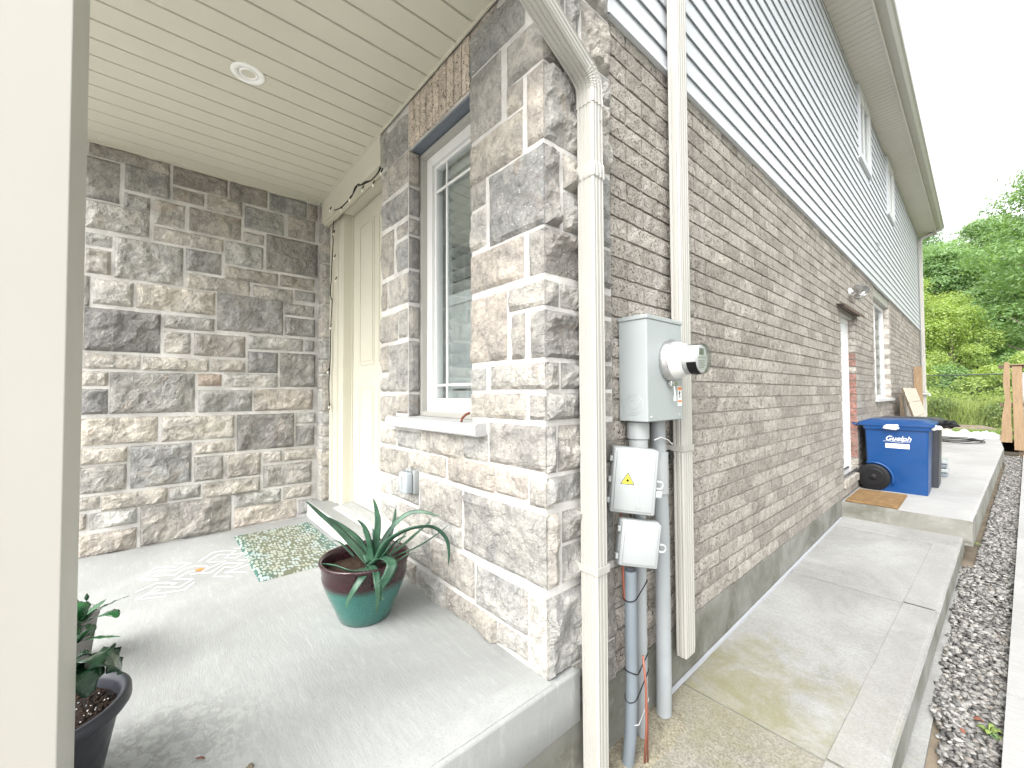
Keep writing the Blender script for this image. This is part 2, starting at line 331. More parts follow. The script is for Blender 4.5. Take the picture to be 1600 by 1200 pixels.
# ------------------------------------------------------------------ measured stone rectangles: a0, a1, z0, z1, tone
LEFT= [[-0.339,0.065,1.564,1.65,0.4],[-0.353,-0.192,1.281,1.555,0.35],[-0.17,0.065,1.392,1.57,0.3],[-0.172,-0.038,1.273,1.371,0.5],[0.08,0.402,1.51,1.65,0.2],[0.08,0.261,1.401,1.492,0.45],[0.414,0.669,1.508,1.65,0.25],[0.275,0.499,1.388,1.505,0.55],[0.679,0.961,1.501,1.65,0.3],[0.969,1.049,1.509,1.65,0.4],[-0.349,-0.04,1.089,1.272,0.6],[-0.016,0.151,1.201,1.373,0.5],[0.173,0.492,1.202,1.376,0.45],[0.512,0.79,1.312,1.489,0.45],[0.818,1.029,1.318,1.5,0.5],[-0.021,0.38,1.082,1.184,0.65],[0.507,0.649,1.2,1.284,0.6],[-0.346,-0.225,0.975,1.058,0.6],[-0.344,-0.228,0.796,0.956,0.5],[-0.213,0.144,0.787,1.064,0.45],[0.157,0.37,0.908,1.07,0.25],[0.39,0.643,1.006,1.184,0.55],[0.662,1.052,1.013,1.303,0.25],[0.388,0.748,0.89,0.991,0.5],[0.764,1.025,0.894,0.995,0.5],[0.163,0.556,0.78,0.89,0.6],[0.572,0.859,0.765,0.875,0.6],[0.873,1.033,0.795,0.882,0.4],[-0.35,-0.322,0.576,0.775,0.2],[-0.309,-0.116,0.599,0.767,0.6],[-0.101,0.334,0.598,0.773,0.7],[0.346,0.789,0.492,0.778,0.2],[0.796,1.026,0.666,0.763,0.5],[0.801,1.034,0.495,0.648,0.3],[-0.347,0.027,0.294,0.574,0.12],[0.042,0.331,0.476,0.574,0.5],[0.042,0.192,0.299,0.456,0.6],[0.209,0.528,0.293,0.459,0.35],[0.541,0.94,0.365,0.474,0.6],[0.955,1.028,0.372,0.468,0.5],[-0.346,-0.074,0.178,0.279,0.7],[-0.064,0.301,0.176,0.271,0.65],[0.316,0.53,0.179,0.274,0.6],[0.544,0.754,0.178,0.347,0.2],[0.768,1.039,0.069,0.35,0.25],[-0.349,-0.229,0.066,0.162,0.65],[-0.222,0.221,-0.117,0.161,0.3],[0.236,0.38,0.071,0.161,0.99],[0.393,0.753,0.063,0.171,0.6],[-0.351,-0.229,-0.116,0.048,0.2],[0.241,0.576,-0.123,0.044,0.42],[0.589,1.021,-0.124,0.052,0.95],[-0.348,0.02,-0.318,-0.14,0.75],[0.039,0.463,-0.321,-0.145,0.75],[0.477,0.876,-0.426,-0.146,0.18],[0.888,1.04,-0.238,-0.145,0.5],[0.889,1.033,-0.425,-0.254,0.35],[-0.35,-0.132,-0.438,-0.336,0.7],[-0.116,0.207,-0.621,-0.335,0.28],[0.221,0.465,-0.429,-0.339,0.5],[-0.348,-0.133,-0.622,-0.448,0.45],[0.222,0.396,-0.623,-0.445,0.25],[0.41,0.64,-0.624,-0.446,0.4],[0.653,0.786,-0.538,-0.446,0.5],[0.798,1.042,-0.54,-0.445,0.6],[0.656,1.015,-0.734,-0.558,0.4],[0.273,0.637,-0.754,-0.638,0.6],[0.083,0.262,-0.736,-0.64,0.5],[-0.253,0.078,-0.746,-0.639,0.65],[-0.354,-0.257,-0.728,-0.639,0.6],[0.465,0.784,-0.858,-0.752,0.6],[0.798,1.013,-0.853,-0.75,0.55],[-0.356,-0.316,-0.849,-0.746,0.5],[-0.304,-0.077,-0.855,-0.749,0.65],[-0.063,0.45,-1.017,-0.751,0.3],[0.466,0.901,-1.011,-0.86,0.9],[0.913,1.032,-0.993,-0.873,0.35],[-0.355,-0.078,-1.023,-0.88,0.92]]
FRONT= [[-0.443,-0.267,1.622,1.65,0.8],[-0.253,0.002,1.611,1.616,0.5],[-0.443,-0.092,1.44,1.612,0.45],[-0.453,-0.238,1.135,1.43,0.4],[-0.201,0.0,1.242,1.413,0.6],[-0.202,-0.106,1.123,1.234,0.5],[-0.082,-0.0,0.945,1.229,0.85],[-0.446,-0.11,0.934,1.114,0.6],[-0.319,0.001,0.625,0.924,0.22],[-0.45,-0.346,0.821,0.934,0.5],[-0.456,-0.343,0.639,0.807,0.65],[-0.452,-0.105,0.448,0.616,0.85],[-0.076,-0.002,0.446,0.612,0.5],[-0.448,-0.207,0.138,0.419,0.85],[-0.195,0.007,0.327,0.419,0.6],[-0.179,-0.1,0.136,0.313,0.6],[-0.07,0.006,0.134,0.309,0.4],[-0.438,-0.346,0.017,0.113,0.6],[-0.314,0.004,0.018,0.117,0.65],[-0.445,-0.098,-0.1,0.004,0.7],[-0.078,0.003,-0.096,-0.004,0.35],[-0.325,-0.004,-0.284,-0.118,0.35],[-0.512,-0.335,-0.29,-0.165,0.5],[-0.907,-0.52,-0.301,-0.159,0.6],[-1.191,-0.917,-0.299,-0.202,0.6],[-1.41,-1.205,-0.298,-0.202,0.6],[-1.419,-1.056,-0.473,-0.316,0.5],[-1.033,-0.666,-0.409,-0.306,0.65],[-0.647,-0.288,-0.412,-0.298,0.85],[-0.278,-0.089,-0.405,-0.304,0.8],[-0.08,0.006,-0.416,-0.322,0.6],[-1.417,-1.301,-0.6,-0.515,0.6],[-1.278,-0.934,-0.591,-0.489,0.6],[-0.921,-0.53,-0.616,-0.433,0.55],[-0.513,0.005,-0.702,-0.438,0.4],[-1.416,-1.195,-0.75,-0.634,0.6],[-1.181,-0.818,-0.716,-0.609,0.6],[-0.803,-0.531,-0.71,-0.613,0.7],[-1.181,-0.818,-0.89,-0.729,0.6],[-0.803,-0.435,-0.898,-0.73,0.6],[-0.42,-0.093,-0.91,-0.74,0.45],[-0.084,0.002,-1.019,-0.733,0.75],[-0.667,-0.278,-1.028,-0.921,0.55],[-0.269,-0.094,-1.003,-0.924,0.4],[-0.948,-0.673,-1.042,-0.92,0.55],[-1.113,-0.964,-1.028,-0.912,0.5],[-1.335,-1.067,1.392,1.601,0.4],[-1.43,-1.344,1.418,1.634,0.55],[-1.415,-1.063,1.206,1.385,0.5],[-1.407,-1.296,1.026,1.184,0.5],[-1.284,-1.067,1.017,1.175,0.55],[-1.406,-1.242,0.719,0.993,0.55],[-1.199,-1.067,0.908,0.985,0.55],[-1.191,-1.067,0.716,0.886,0.5],[-1.413,-1.334,0.519,0.69,0.5],[-1.313,-1.059,0.52,0.691,0.6],[-1.412,-1.187,0.318,0.484,0.5],[-1.172,-1.067,0.324,0.488,0.6],[-1.411,-1.316,0.137,0.301,0.55],[-1.409,-1.314,0.02,0.106,0.55],[-1.3,-1.064,0.018,0.296,0.45],[-1.408,-1.212,-0.164,-0.004,0.6],[-1.191,-1.063,-0.107,0.002,0.6]]
WIRE= [[-1.354,1.03,1.397],[-1.403,1.03,1.381],[-1.504,1.03,1.377],[-1.591,1.03,1.396],[-1.673,1.03,1.414],[-1.726,1.03,1.441],[-1.769,1.03,1.43],[-1.813,1.03,1.414],[-1.892,1.03,1.397],[-1.964,1.03,1.398],[-2.063,1.03,1.398],[-2.217,1.03,1.429]]
WIRE2= [[-2.438,1.1,1.526],[-2.454,1.1,1.458],[-2.476,1.1,1.337],[-2.463,1.1,1.274],[-2.485,1.1,1.162],[-2.5,1.1,1.028],[-2.505,1.1,0.97],[-2.528,1.1,0.876],[-2.505,1.1,0.802]]
WIRE2b= [[-2.481,1.1,0.782],[-2.51,1.1,0.573],[-2.521,1.1,0.306],[-2.551,1.1,0.093],[-2.53,1.1,-0.12]]
BULB= [[-2.294,1.02,1.453],[-2.038,1.02,1.37],[-1.864,1.02,1.379],[-1.629,1.02,1.361],[-1.451,1.02,1.324],[-1.33,1.02,1.348]]
BULB2= [[-2.553,1.09,0.195],[-2.494,1.09,0.559],[-2.514,1.09,-0.098],[-2.427,1.09,1.326],[-2.408,1.09,1.12],[-2.373,1.09,0.928]]
ALOE= [[[[-0.834,0.758,-0.777],[-0.905,0.705,-0.697],[-0.971,0.657,-0.628],[-1.033,0.598,-0.562],[-1.077,0.546,-0.501]],0.034],[[[-0.834,0.758,-0.769],[-0.944,0.751,-0.703],[-1.053,0.716,-0.656],[-1.144,0.671,-0.617]],0.022],[[[-0.826,0.767,-0.769],[-0.815,0.746,-0.667],[-0.816,0.726,-0.602],[-0.816,0.695,-0.561]],0.022],[[[-0.819,0.776,-0.769],[-0.811,0.78,-0.675],[-0.804,0.785,-0.588],[-0.808,0.778,-0.525],[-0.806,0.763,-0.475]],0.02],[[[-0.808,0.787,-0.754],[-0.82,0.817,-0.686],[-0.8,0.867,-0.612],[-0.765,0.92,-0.565],[-0.708,0.97,-0.556],[-0.652,1.02,-0.576]],0.016],[[[-0.808,0.787,-0.761],[-0.742,0.799,-0.668],[-0.676,0.841,-0.612],[-0.635,0.903,-0.593],[-0.616,0.971,-0.607],[-0.601,1.021,-0.661],[-0.592,1.033,-0.724],[-0.595,1.032,-0.787]],0.03],[[[-0.782,0.817,-0.77],[-0.688,0.847,-0.711],[-0.614,0.884,-0.67],[-0.546,0.93,-0.618],[-0.486,0.966,-0.563]],0.022],[[[-0.792,0.805,-0.762],[-0.772,0.888,-0.714],[-0.765,0.955,-0.671],[-0.744,1.008,-0.629],[-0.729,1.023,-0.596]],0.018],[[[-0.798,0.799,-0.769],[-0.661,0.802,-0.729],[-0.603,0.837,-0.688],[-0.555,0.861,-0.673]],0.014],[[[-0.829,0.764,-0.785],[-0.72,0.765,-0.718],[-0.604,0.76,-0.704],[-0.586,0.737,-0.745],[-0.608,0.713,-0.794],[-0.611,0.711,-0.829],[-0.6,0.725,-0.847]],0.03],[[[-0.834,0.758,-0.781],[-0.679,0.721,-0.749],[-0.617,0.703,-0.773],[-0.606,0.702,-0.824],[-0.612,0.697,-0.901]],0.02],[[[-0.795,0.742,-0.776],[-0.691,0.678,-0.758],[-0.675,0.636,-0.793],[-0.695,0.616,-0.842],[-0.705,0.606,-0.881]],0.02],[[[-0.81,0.74,-0.788],[-0.76,0.66,-0.761],[-0.829,0.611,-0.746],[-0.91,0.579,-0.754],[-0.962,0.55,-0.755]],0.024],[[[-0.787,0.811,-0.746],[-0.827,0.854,-0.672],[-0.831,0.877,-0.605],[-0.824,0.882,-0.544]],0.014],[[[-0.931,0.723,-0.765],[-1.035,0.678,-0.709],[-1.079,0.628,-0.734],[-1.115,0.588,-0.767]],0.008],[[[-0.782,0.817,-0.754],[-0.763,0.867,-0.69],[-0.754,0.905,-0.641],[-0.743,0.917,-0.609]],0.012],[[[-0.797,0.799,-0.754],[-0.757,0.814,-0.707],[-0.734,0.853,-0.664],[-0.717,0.887,-0.652]],0.016],[[[-0.826,0.767,-0.777],[-0.879,0.78,-0.717],[-0.921,0.776,-0.678],[-0.952,0.771,-0.652]],0.012],[[[-0.808,0.787,-0.769],[-0.873,0.802,-0.712],[-0.897,0.804,-0.679],[-0.919,0.808,-0.648]],0.012]]
KOLAM=[[[-1.984,0.029],[-2.065,-0.058],[-2.204,0.017],[-2.196,0.05],[-2.142,0.11]],[[-2.057,-0.049],[-2.146,0.024],[-2.078,0.106],[-2.155,0.177],[-2.223,0.105]],[[-2.065,0.01],[-2.103,0.039]],[[-2.065,0.005],[-2.001,0.099],[-2.07,0.144],[-2.076,0.191],[-2.027,0.247],[-1.994,0.252],[-1.951,0.22]],[[-1.927,0.097],[-1.968,0.135],[-1.994,0.161],[-1.992,0.202]],[[-1.931,0.092],[-1.863,0.174],[-1.791,0.111],[-1.869,0.023],[-1.8,-0.018],[-1.763,-0.057],[-1.706,0.057]],[[-1.865,-0.064],[-1.933,0.019],[-1.906,0.063],[-1.859,0.102],[-1.844,0.08]],[[-1.811,0.176],[-1.732,0.13],[-1.759,0.058],[-1.794,-0.012]],[[-1.794,-0.012],[-1.823,0.037]],[[-1.952,0.164],[-1.932,0.208],[-1.898,0.257],[-2.004,0.338],[-1.935,0.415],[-1.894,0.364],[-1.939,0.325],[-1.826,0.262],[-1.754,0.342]],[[-1.846,0.316],[-1.772,0.409]],[[-1.841,0.32],[-1.867,0.394],[-1.884,0.448]],[[-2.143,0.22],[-2.262,0.3],[-2.253,0.353],[-2.199,0.413],[-2.102,0.348],[-2.059,0.396],[-2.114,0.451]],[[-2.102,0.252],[-2.192,0.323],[-2.124,0.404],[-2.13,0.447]],[[-2.083,0.262],[-2.038,0.342],[-1.961,0.231]],[[-2.004,0.401],[-1.966,0.442]],[[-2.253,0.411],[-2.225,0.442]]]
DLEAF= [[[[-0.46,-0.14,-0.671],[-0.407,-0.111,-0.636],[-0.381,-0.082,-0.635],[-0.389,-0.059,-0.663],[-0.411,-0.053,-0.701]],0.085],[[[-0.407,-0.14,-0.675],[-0.345,-0.117,-0.64],[-0.336,-0.105,-0.658],[-0.351,-0.106,-0.703]],0.075],[[[-0.528,-0.172,-0.69],[-0.489,-0.143,-0.66],[-0.493,-0.118,-0.664],[-0.506,-0.101,-0.681]],0.06],[[[-0.439,-0.146,-0.712],[-0.385,-0.13,-0.668],[-0.394,-0.126,-0.645],[-0.428,-0.135,-0.642]],0.06],[[[-0.45,-0.157,-0.732],[-0.475,-0.187,-0.693],[-0.531,-0.221,-0.686]],0.07],[[[-0.45,-0.157,-0.732],[-0.542,-0.188,-0.69],[-0.63,-0.214,-0.663]],0.07],[[[-0.45,-0.157,-0.736],[-0.339,-0.156,-0.627],[-0.274,-0.145,-0.565]],0.06]]
LLEAF= [[[[-1.18,-0.198,-0.845],[-1.123,-0.165,-0.796],[-1.051,-0.115,-0.751],[-1.007,-0.08,-0.726],[-0.986,-0.056,-0.718]],0.04],[[[-1.18,-0.198,-0.845],[-1.119,-0.16,-0.814],[-1.035,-0.126,-0.775],[-0.984,-0.099,-0.763],[-0.962,-0.087,-0.774]],0.05],[[[-1.188,-0.206,-0.863],[-1.199,-0.175,-0.817],[-1.189,-0.149,-0.795],[-1.17,-0.128,-0.774]],0.025],[[[-1.163,-0.208,-0.852],[-1.142,-0.187,-0.782],[-1.149,-0.196,-0.764],[-1.168,-0.218,-0.758]],0.05],[[[-1.098,-0.209,-0.88],[-1.013,-0.159,-0.84],[-0.976,-0.117,-0.835],[-0.942,-0.078,-0.834]],0.022],[[[-1.106,-0.217,-0.891],[-1.042,-0.192,-0.845],[-1.012,-0.159,-0.812],[-1.005,-0.151,-0.807]],0.05],[[[-1.175,-0.221,-0.904],[-1.133,-0.205,-0.84],[-1.099,-0.166,-0.829],[-1.067,-0.159,-0.858]],0.05],[[[-1.192,-0.211,-0.863],[-1.189,-0.24,-0.805],[-1.215,-0.271,-0.787]],0.05],[[[-1.192,-0.211,-0.863],[-1.034,-0.215,-0.778],[-0.984,-0.235,-0.766]],0.05],[[[-1.192,-0.211,-0.863],[-1.282,-0.225,-0.817],[-1.327,-0.247,-0.783]],0.045]]
BUD= [[-1.18, -0.198, -0.845], [-1.163, -0.181, -0.78], [-1.161, -0.18, -0.756], [-1.16, -0.179, -0.734]]


def rock_mesh(w, h, seed, rough=1., corner_lo=False, corner_hi=False, step=.015, back=.03):
    """split-faced stone: local u 0..w, v 0..h, n outward; returns verts (u, v, n) and faces"""
    nu = max(3, int(w / step)); nv = max(3, int(h / step)); rr = random.Random(seed)
    off = Vector((rr.uniform(-50, 50), rr.uniform(-50, 50), rr.uniform(-50, 50)))
    tiltu, tiltv = rr.uniform(-.5, .5), rr.uniform(-.5, .5)
    vs = []; fs = []
    for j in range(nv + 1):
        for i in range(nu + 1):
            u = w * i / nu; v = h * j / nv
            d = min(v, h - v, 9 if corner_lo else u, 9 if corner_hi else w - u)
            jit = .0045 * noise.noise(Vector((u * 16, v * 16, 0)) + off)
            jit2 = .0045 * noise.noise(Vector((u * 16, v * 16, 9)) + off)
            e = min(1, max(0, d / .022)); e = e * e * (3 - 2 * e)
            p = Vector((u, v, 0))
            n1 = noise.noise(p * 7 + off); n2 = noise.noise(p * 19 + off * 2); n3 = noise.noise(p * 45 + off)
            ridge = 1 - abs(noise.noise(Vector((u * 6, v * 13, 3)) + off)) * 2
            pl = round((n1 + .25 * n2 + tiltv * (v / h - .5)) * 3.2) / 3.2           # broken into flat flakes
            n = .005 + e * (.012 + rough * (.015 * pl + .009 * n1 + .006 * n2 + .0028 * n3 + .005 * ridge + .008 * (tiltu * (u / w - .5))))
            if corner_lo and i == 0 or corner_hi and i == nu: n = .008 + .003 * n2
            n = max(.004, n)
            uu = u + (jit if 0 < i < nu else (abs(jit) if i == 0 else -abs(jit)) * (0 if (corner_lo and i == 0) or (corner_hi and i == nu) else 1))
            vv = v + (jit2 if 0 < j < nv else (abs(jit2) if j == 0 else -abs(jit2)))
            vs.append((uu, vv, n))
    W = nu + 1
    for j in range(nv):
        for i in range(nu): fs.append((j * W + i, j * W + i + 1, (j + 1) * W + i + 1, (j + 1) * W + i))
    rim = [i for i in range(W)] + [j * W + nu for j in range(1, nv + 1)] + [nv * W + i for i in range(nu - 1, -1, -1)] + [j * W for j in range(nv - 1, 0, -1)]
    b0 = len(vs)
    for k in rim: vs.append((vs[k][0], vs[k][1], -back))
    m_ = len(rim)
    for k in range(m_): fs.append((rim[k], b0 + k, b0 + (k + 1) % m_, rim[(k + 1) % m_]))
    return vs, fs
def stone(name, parent, plane, base, a0, a1, z0, z1, t, seed, lo=False, hi=False, rough=1., step=.015):
    """plane '-Y': faces the porch, a is x; '+X': faces +X, a is y"""
    w_, h_ = a1 - a0, z1 - z0
    vs, fs = rock_mesh(w_, h_, seed, rough, lo, hi, step)
    if plane == '-Y': vs = [(u - w_ / 2, -n, v - h_ / 2) for u, v, n in vs]; loc = ((a0 + a1) / 2, base, (z0 + z1) / 2)
    else: vs = [(n, u - w_ / 2, v - h_ / 2) for u, v, n in vs]; loc = (base, (a0 + a1) / 2, (z0 + z1) / 2)
    me = mesh_from(name, vs, fs, STONE)
    return obj(name, me, parent, loc, tone(t, random.Random(seed * 3 + 1)))

ZF, YW, LW = -1.02, 1.07, -2.72        # porch floor, window wall, left wall
Z_C = 1.655                            # porch ceiling
HY = 15.56                             # far end of the house
# ================================================================== GROUND
def struct(name, mb, m, smooth=False): o = mb.build(name, m, smooth=smooth); o['kind'] = 'structure'; return o
GRASSG = plain('lawn_ground', (.12, .17, .04), .95, var=.3, vs=3, bmp=.8, bs=40)
g = MB(); g.box(-400, 400, -400, 400, -2.2, -1.76); struct('ground', g, plain('dry_ground', (.15, .145, .115), .95, var=.25, vs=2, bmp=.8, bs=30))
g = MB(); g.box(-12, 11, -26, -.52, -1.80, -1.715); struct('bounce_driveway', g, m_concrete('bounce_driveway_concrete', (.46, .45, .42), (.38, .375, .35)))  # unseen pale paving, added to bounce neutral light into the porch
# lawn and rising hill beyond the yard
nx, ny = 60, 50; vs = []; fs = []
for j in range(ny + 1):
    for i in range(nx + 1):
        x = -60 + 140 * i / nx; y = 17.4 + 130 * (j / ny) ** 1.5
        z = -1.30 + max(0, y - 30) * .16 * min(1, max(0, (y - 30) / 25)) + .05 * noise.noise(Vector((x * .4, y * .4, 0)))
        vs.append((x, y, z))
for j in range(ny):
    for i in range(nx): a = j * (nx + 1) + i; fs.append((a, a + 1, a + nx + 2, a + nx + 1))
o = obj('lawn', mesh_from('lawn', vs, fs, GRASSG, True)); o['kind'] = 'structure'
def hill_z(y): return -1.30 + max(0, y - 30) * .16 * min(1, max(0, (y - 30) / 25))

# porch floor slab with rounded arrises and a tooled margin
g = MB()
g.prism([(-.5, -1.21), (.0, -1.215), (YW + .002, -1.215), (1.19, -1.21), (1.20, -1.20), (1.20, ZF - .012), (1.19, ZF), (-.488, ZF), (-.5, ZF - .012)], 'X', -2.75, .028)
sl_ = g.build('porch_floor', SLAB); sl_['kind'] = 'structure'
g = MB(); n = 40
vs = []; fs = []
for i in range(n + 1):
    y = -.5 + 1.70 * i / n; jz = .0015 * noise.noise(Vector((0, y * 9, 0)))
    for dx, dz in ((0, .0), (.006, -.001), (.011, -.005), (.012, -.012), (.012 + jz, -.10), (.012, -.185), (.004, -.195), (0, -.195)): vs.append((.028 + dx, y, ZF + dz + (jz if dz > -.02 else 0)))
for i in range(n):
    for k in range(7): fs.append((i * 8 + k, (i + 1) * 8 + k, (i + 1) * 8 + k + 1, i * 8 + k + 1))
fs.append(tuple(range(8))); fs.append(tuple(n * 8 + k for k in range(8))[::-1])
me = mesh_from('slab_edge', vs, fs, SLAB, True); obj('slab_edge', me, sl_)
TROWEL = m_concrete('trowelled_margin', (.35, .36, .35), (.29, .30, .29), scale=2, bstr=.12)
g = MB(); g.box(-.07, .0275, -.49, 1.063, ZF + .0002, ZF + .002); g.build('trowelled_margin', TROWEL, sl_)

# side walk: separate slabs with joints, falling towards the front
def wz(y): return -1.462 + (y - 1.9) * .0245
def wx(y): return .775 + (y - 2.1) * .036
def slab_piece(name, y0, y1, x0, m_, th=.14, zf=wz, xf=wx, lip=.010):
    g = MB(); K = 10; vs = []; fs = []
    xs = [0, lip * .3, lip, .05, .5, .75, 1]
    for i in range(K + 1):
        y = y0 + (y1 - y0) * i / K; X1 = xf(y); z = zf(y); ed = .006 if i in (0, K) else 0
        row = [(x0, z - th), (x0, z - ed)]
        for f in (.3, .6, .85): row.append((x0 + (X1 - x0) * f, z - ed + .002 * noise.noise(Vector((f * 3, y * 2, 0)))))
        jx = .004 * noise.noise(Vector((y * 6, 3, 0)))
        row += [(X1 - .02, z - ed), (X1 - .006, z - ed - .003), (X1 + jx, z - .014), (X1 + jx * .5, z - th)]
        for q in row: vs.append((q[0], y, q[1]))
    W = len(row); mi = []
    for i in range(K):
        for k in range(W):
            mi.append(1 if k == W - 2 else 0); fs.append((i * W + k, (i + 1) * W + k, (i + 1) * W + (k + 1) % W, i * W + (k + 1) % W))
    fs.append(tuple(range(W))); fs.append(tuple(K * W + k for k in range(W))[::-1]); mi += [1, 1]
    return mesh_from(name, vs, fs, [m_, FOUND], mi=mi)
walk = obj('walkway', slab_piece('walkway', -2.0, -.3, .02, WALKR)); walk['kind'] = 'structure'
obj('walk_slab', slab_piece('walk_slab', -.292, 2.025, .0, WALKR), walk)
obj('walk_slab', slab_piece('walk_slab', 2.033, 3.815, .0, WALK), walk)
obj('walk_slab', slab_piece('walk_slab', 3.823, 5.345, .0, WALK), walk)
obj('walk_slab', slab_piece('walk_slab', 5.353, 5.78, .0, WALK), walk)
# tooled margin line along the walk's outer edge: a shallow strip set 1.5 mm proud
WALKM = m_concrete('walk_margin', (.31, .312, .302), (.22, .22, .208), moss=.3, agg=.1, bstr=.35)
for ya, yb in ((-.285, 2.021), (2.037, 3.811), (3.827, 5.341)):
    vs = []; fs = []
    for i in range(13):
        y = ya + (yb - ya) * i / 12; X1 = wx(y); jx = .003 * noise.noise(Vector((y * 5, 0, 8)))
        vs += [(X1 - .17 + jx, y, wz(y) + .0005), (X1 - .168 + jx, y, wz(y) + .0022), (X1 - .022, y, wz(y) + .0022), (X1 - .018, y, wz(y) + .0004)]
    for i in range(12):
        for k in range(3): fs.append((i * 4 + k, i * 4 + k + 1, (i + 1) * 4 + k + 1, (i + 1) * 4 + k))
    obj('walk_margin', mesh_from('walk_margin', vs, fs, WALKM), walk)
g = MB()                                                                        # caulk bead along the wall
pts = [(.012, y, wz(y) + .003 + .002 * noise.noise(Vector((y * 7, 0, 0)))) for y in [1.85 + i * .1 for i in range(39)]]
g.tube(pts, .011, 6); CAULK = plain('grey_caulk', (.33, .34, .36), .5); g.build('caulk_bead', CAULK, walk)
# raised landing and patio behind the step
def ux(y): return .962 + (y - 5.7) * .0475 if y < 13.6 else 1.34
def uz(y): return -1.20
g0 = MB(); g0.box(0, .4, 5.78, 5.79, -1.6, -1.5)
land = obj('side_landing', slab_piece('side_landing', 5.75, 7.30, .0, WHITEWALK, .24, uz, ux)); land['kind'] = 'structure'
for ya, yb in ((7.306, 8.85), (8.856, 10.4), (10.406, 11.95), (11.956, 13.6)):
    obj('landing_slab', slab_piece('landing_slab', ya, yb, .0, WHITEWALK, .24, uz, ux), land)
pg = MB(); pg.box(-4, 1.34, 15.565, 17.4, -1.44, -1.2); pg.box(0, 1.34, 13.606, 15.56, -1.44, -1.2); o = pg.build('patio', WHITEWALK); o['kind'] = 'structure'
# riser face in darker concrete than the landing top
g = MB(); g.prism([(.0, -1.40), (.955, -1.40), (.958, -1.206), (.0, -1.206)], 'Y', 5.742, 5.752); g.build('step_riser', FOUND, land)
# drain strip, gravel bed and the neighbour's pale walk
strip = MB()
def sx1(y): return .845 + (y - 2.5) * .018
strip.prism([(wx(-2) - .05, -2), (sx1(-2), -2), (sx1(5.6), 5.6), (wx(5.6) - .05, 5.6)], 'Z', -1.75, -1.602); o = strip.build('drain_strip', WALK); o['kind'] = 'structure'
bed = MB(); bed.prism([(.5, -3), (1.6, -3), (2.2, 17.5), (.9, 17.5)], 'Z', -1.74, -1.625); o = bed.build('gravel_bed', EARTH); o['kind'] = 'structure'
def nx0(y): return 1.063 + (y - 2.65) * .0475
nw = None
for k, (ya, yb) in enumerate(((-2.5, -.2), (-.192, 1.5), (1.508, 3.3), (3.308, 5.2), (5.208, 7.0), (7.008, 8.8), (8.808, 10.6), (10.608, 12.4), (12.408, 14.2), (14.208, 15.9))):
    g = MB(); g.prism([(nx0(ya), ya), (nx0(ya) + .02, ya), (2.6, ya), (2.6, yb), (nx0(yb) + .02, yb), (nx0(yb), yb)], 'Z', -1.72, -1.545)
    if nw is None: nw = g.build('neighbour_walk', WHITEWALK); nw['kind'] = 'structure'
    else: g.build('walk_slab', WHITEWALK, nw)
# dirt at the foot of the downspout and conduits
dg = MB(); 
vs = []; fs = []; K = 14
for j in range(K + 1):
    for i in range(K + 1):
        x = -.0 + .20 * i / K; y = 1.15 + .75 * j / K
        ed = min(1, (1 - i / K) * 2.2, (j / K) * 4, (1 - j / K) * 4); z = wz(y) - .01 + ed * (.022 + .012 * noise.noise(Vector((x * 22, y * 22, 0))))
        vs.append((x, y, z))
for j in range(K):
    for i in range(K): a = j * (K + 1) + i; fs.append((a, a + 1, a + K + 2, a + K + 1))
MOSSY = m_concrete('mossy_grit', (.34, .31, .20), (.16, .13, .08), scale=9, agg=.35, bstr=1.0)
o = obj('mossy_grit', mesh_from('mossy_grit', vs, fs, MOSSY, True)); o['kind'] = 'stuff'; o['label'] = 'mossy grit heaped at the wall foot round the conduits'; 

# ---- gravel stones (uncountable)
def ico():
    bm = bmesh.new(); bmesh.ops.create_icosphere(bm, subdivisions=1, radius=1)
    v = np.array([v.co[:] for v in bm.verts]); bm.verts.index_update(); f = np.array([[v.index for v in f.verts] for f in bm.faces]); bm.free(); return v, f
IV, IF = ico()
def pebbles(name, pts, size, m_, seed, flat=.5):
    rg = np.random.default_rng(seed); n = len(pts)
    s = rg.uniform(.6, 1.25, (n, 1, 1)) * size; sc = np.stack([rg.uniform(.9, 1.5, n), rg.uniform(.6, 1., n), rg.uniform(.35, .75, n) * flat * 2], 1)[:, None, :]
    a = rg.uniform(0, 6.28, n); t = rg.uniform(-.6, .6, n)
    v = IV[None] * (1 + .18 * rg.standard_normal((n, 12, 1))) * s * sc
    c, s_ = np.cos(t)[:, None], np.sin(t)[:, None]; y, z = v[:, :, 1] * c - v[:, :, 2] * s_, v[:, :, 1] * s_ + v[:, :, 2] * c
    ca, sa = np.cos(a)[:, None], np.sin(a)[:, None]; x = v[:, :, 0]
    V = np.stack([x * ca - y * sa, x * sa + y * ca, z], 2) + np.array(pts)[:, None, :]
    F = IF[None] + (np.arange(n) * 12)[:, None, None]
    me = bpy.data.meshes.new(name); V = V.reshape(-1, 3); F = F.reshape(-1, 3)
    me.vertices.add(len(V)); me.vertices.foreach_set('co', V.ravel()); me.loops.add(F.size); me.loops.foreach_set('vertex_index', F.ravel().astype('i'))
    me.polygons.add(len(F)); me.polygons.foreach_set('loop_start', np.arange(0, F.size, 3, dtype='i')); me.materials.append(m_)
    me.update(calc_edges=True); me.polygons.foreach_set('use_smooth', [True] * len(F)); return me
m, nt, b, o = mat('pea_gravel'); ge = N(nt, 'ShaderNodeNewGeometry')
L(nt, ramp(nt, ge.outputs['Random Per Island'], [(0, (.05, .048, .046)), (.3, (.12, .118, .112)), (.55, (.20, .195, .18)), (.8, (.28, .275, .26)), (.97, (.16, .14, .12)), (1, (.45, .44, .42))]), b.inputs['Base Color']); b.inputs['Roughness'].default_value = .75
bump(nt, b, noi(nt, pos(nt), 90, 4), .4, .004); GRAVEL = m
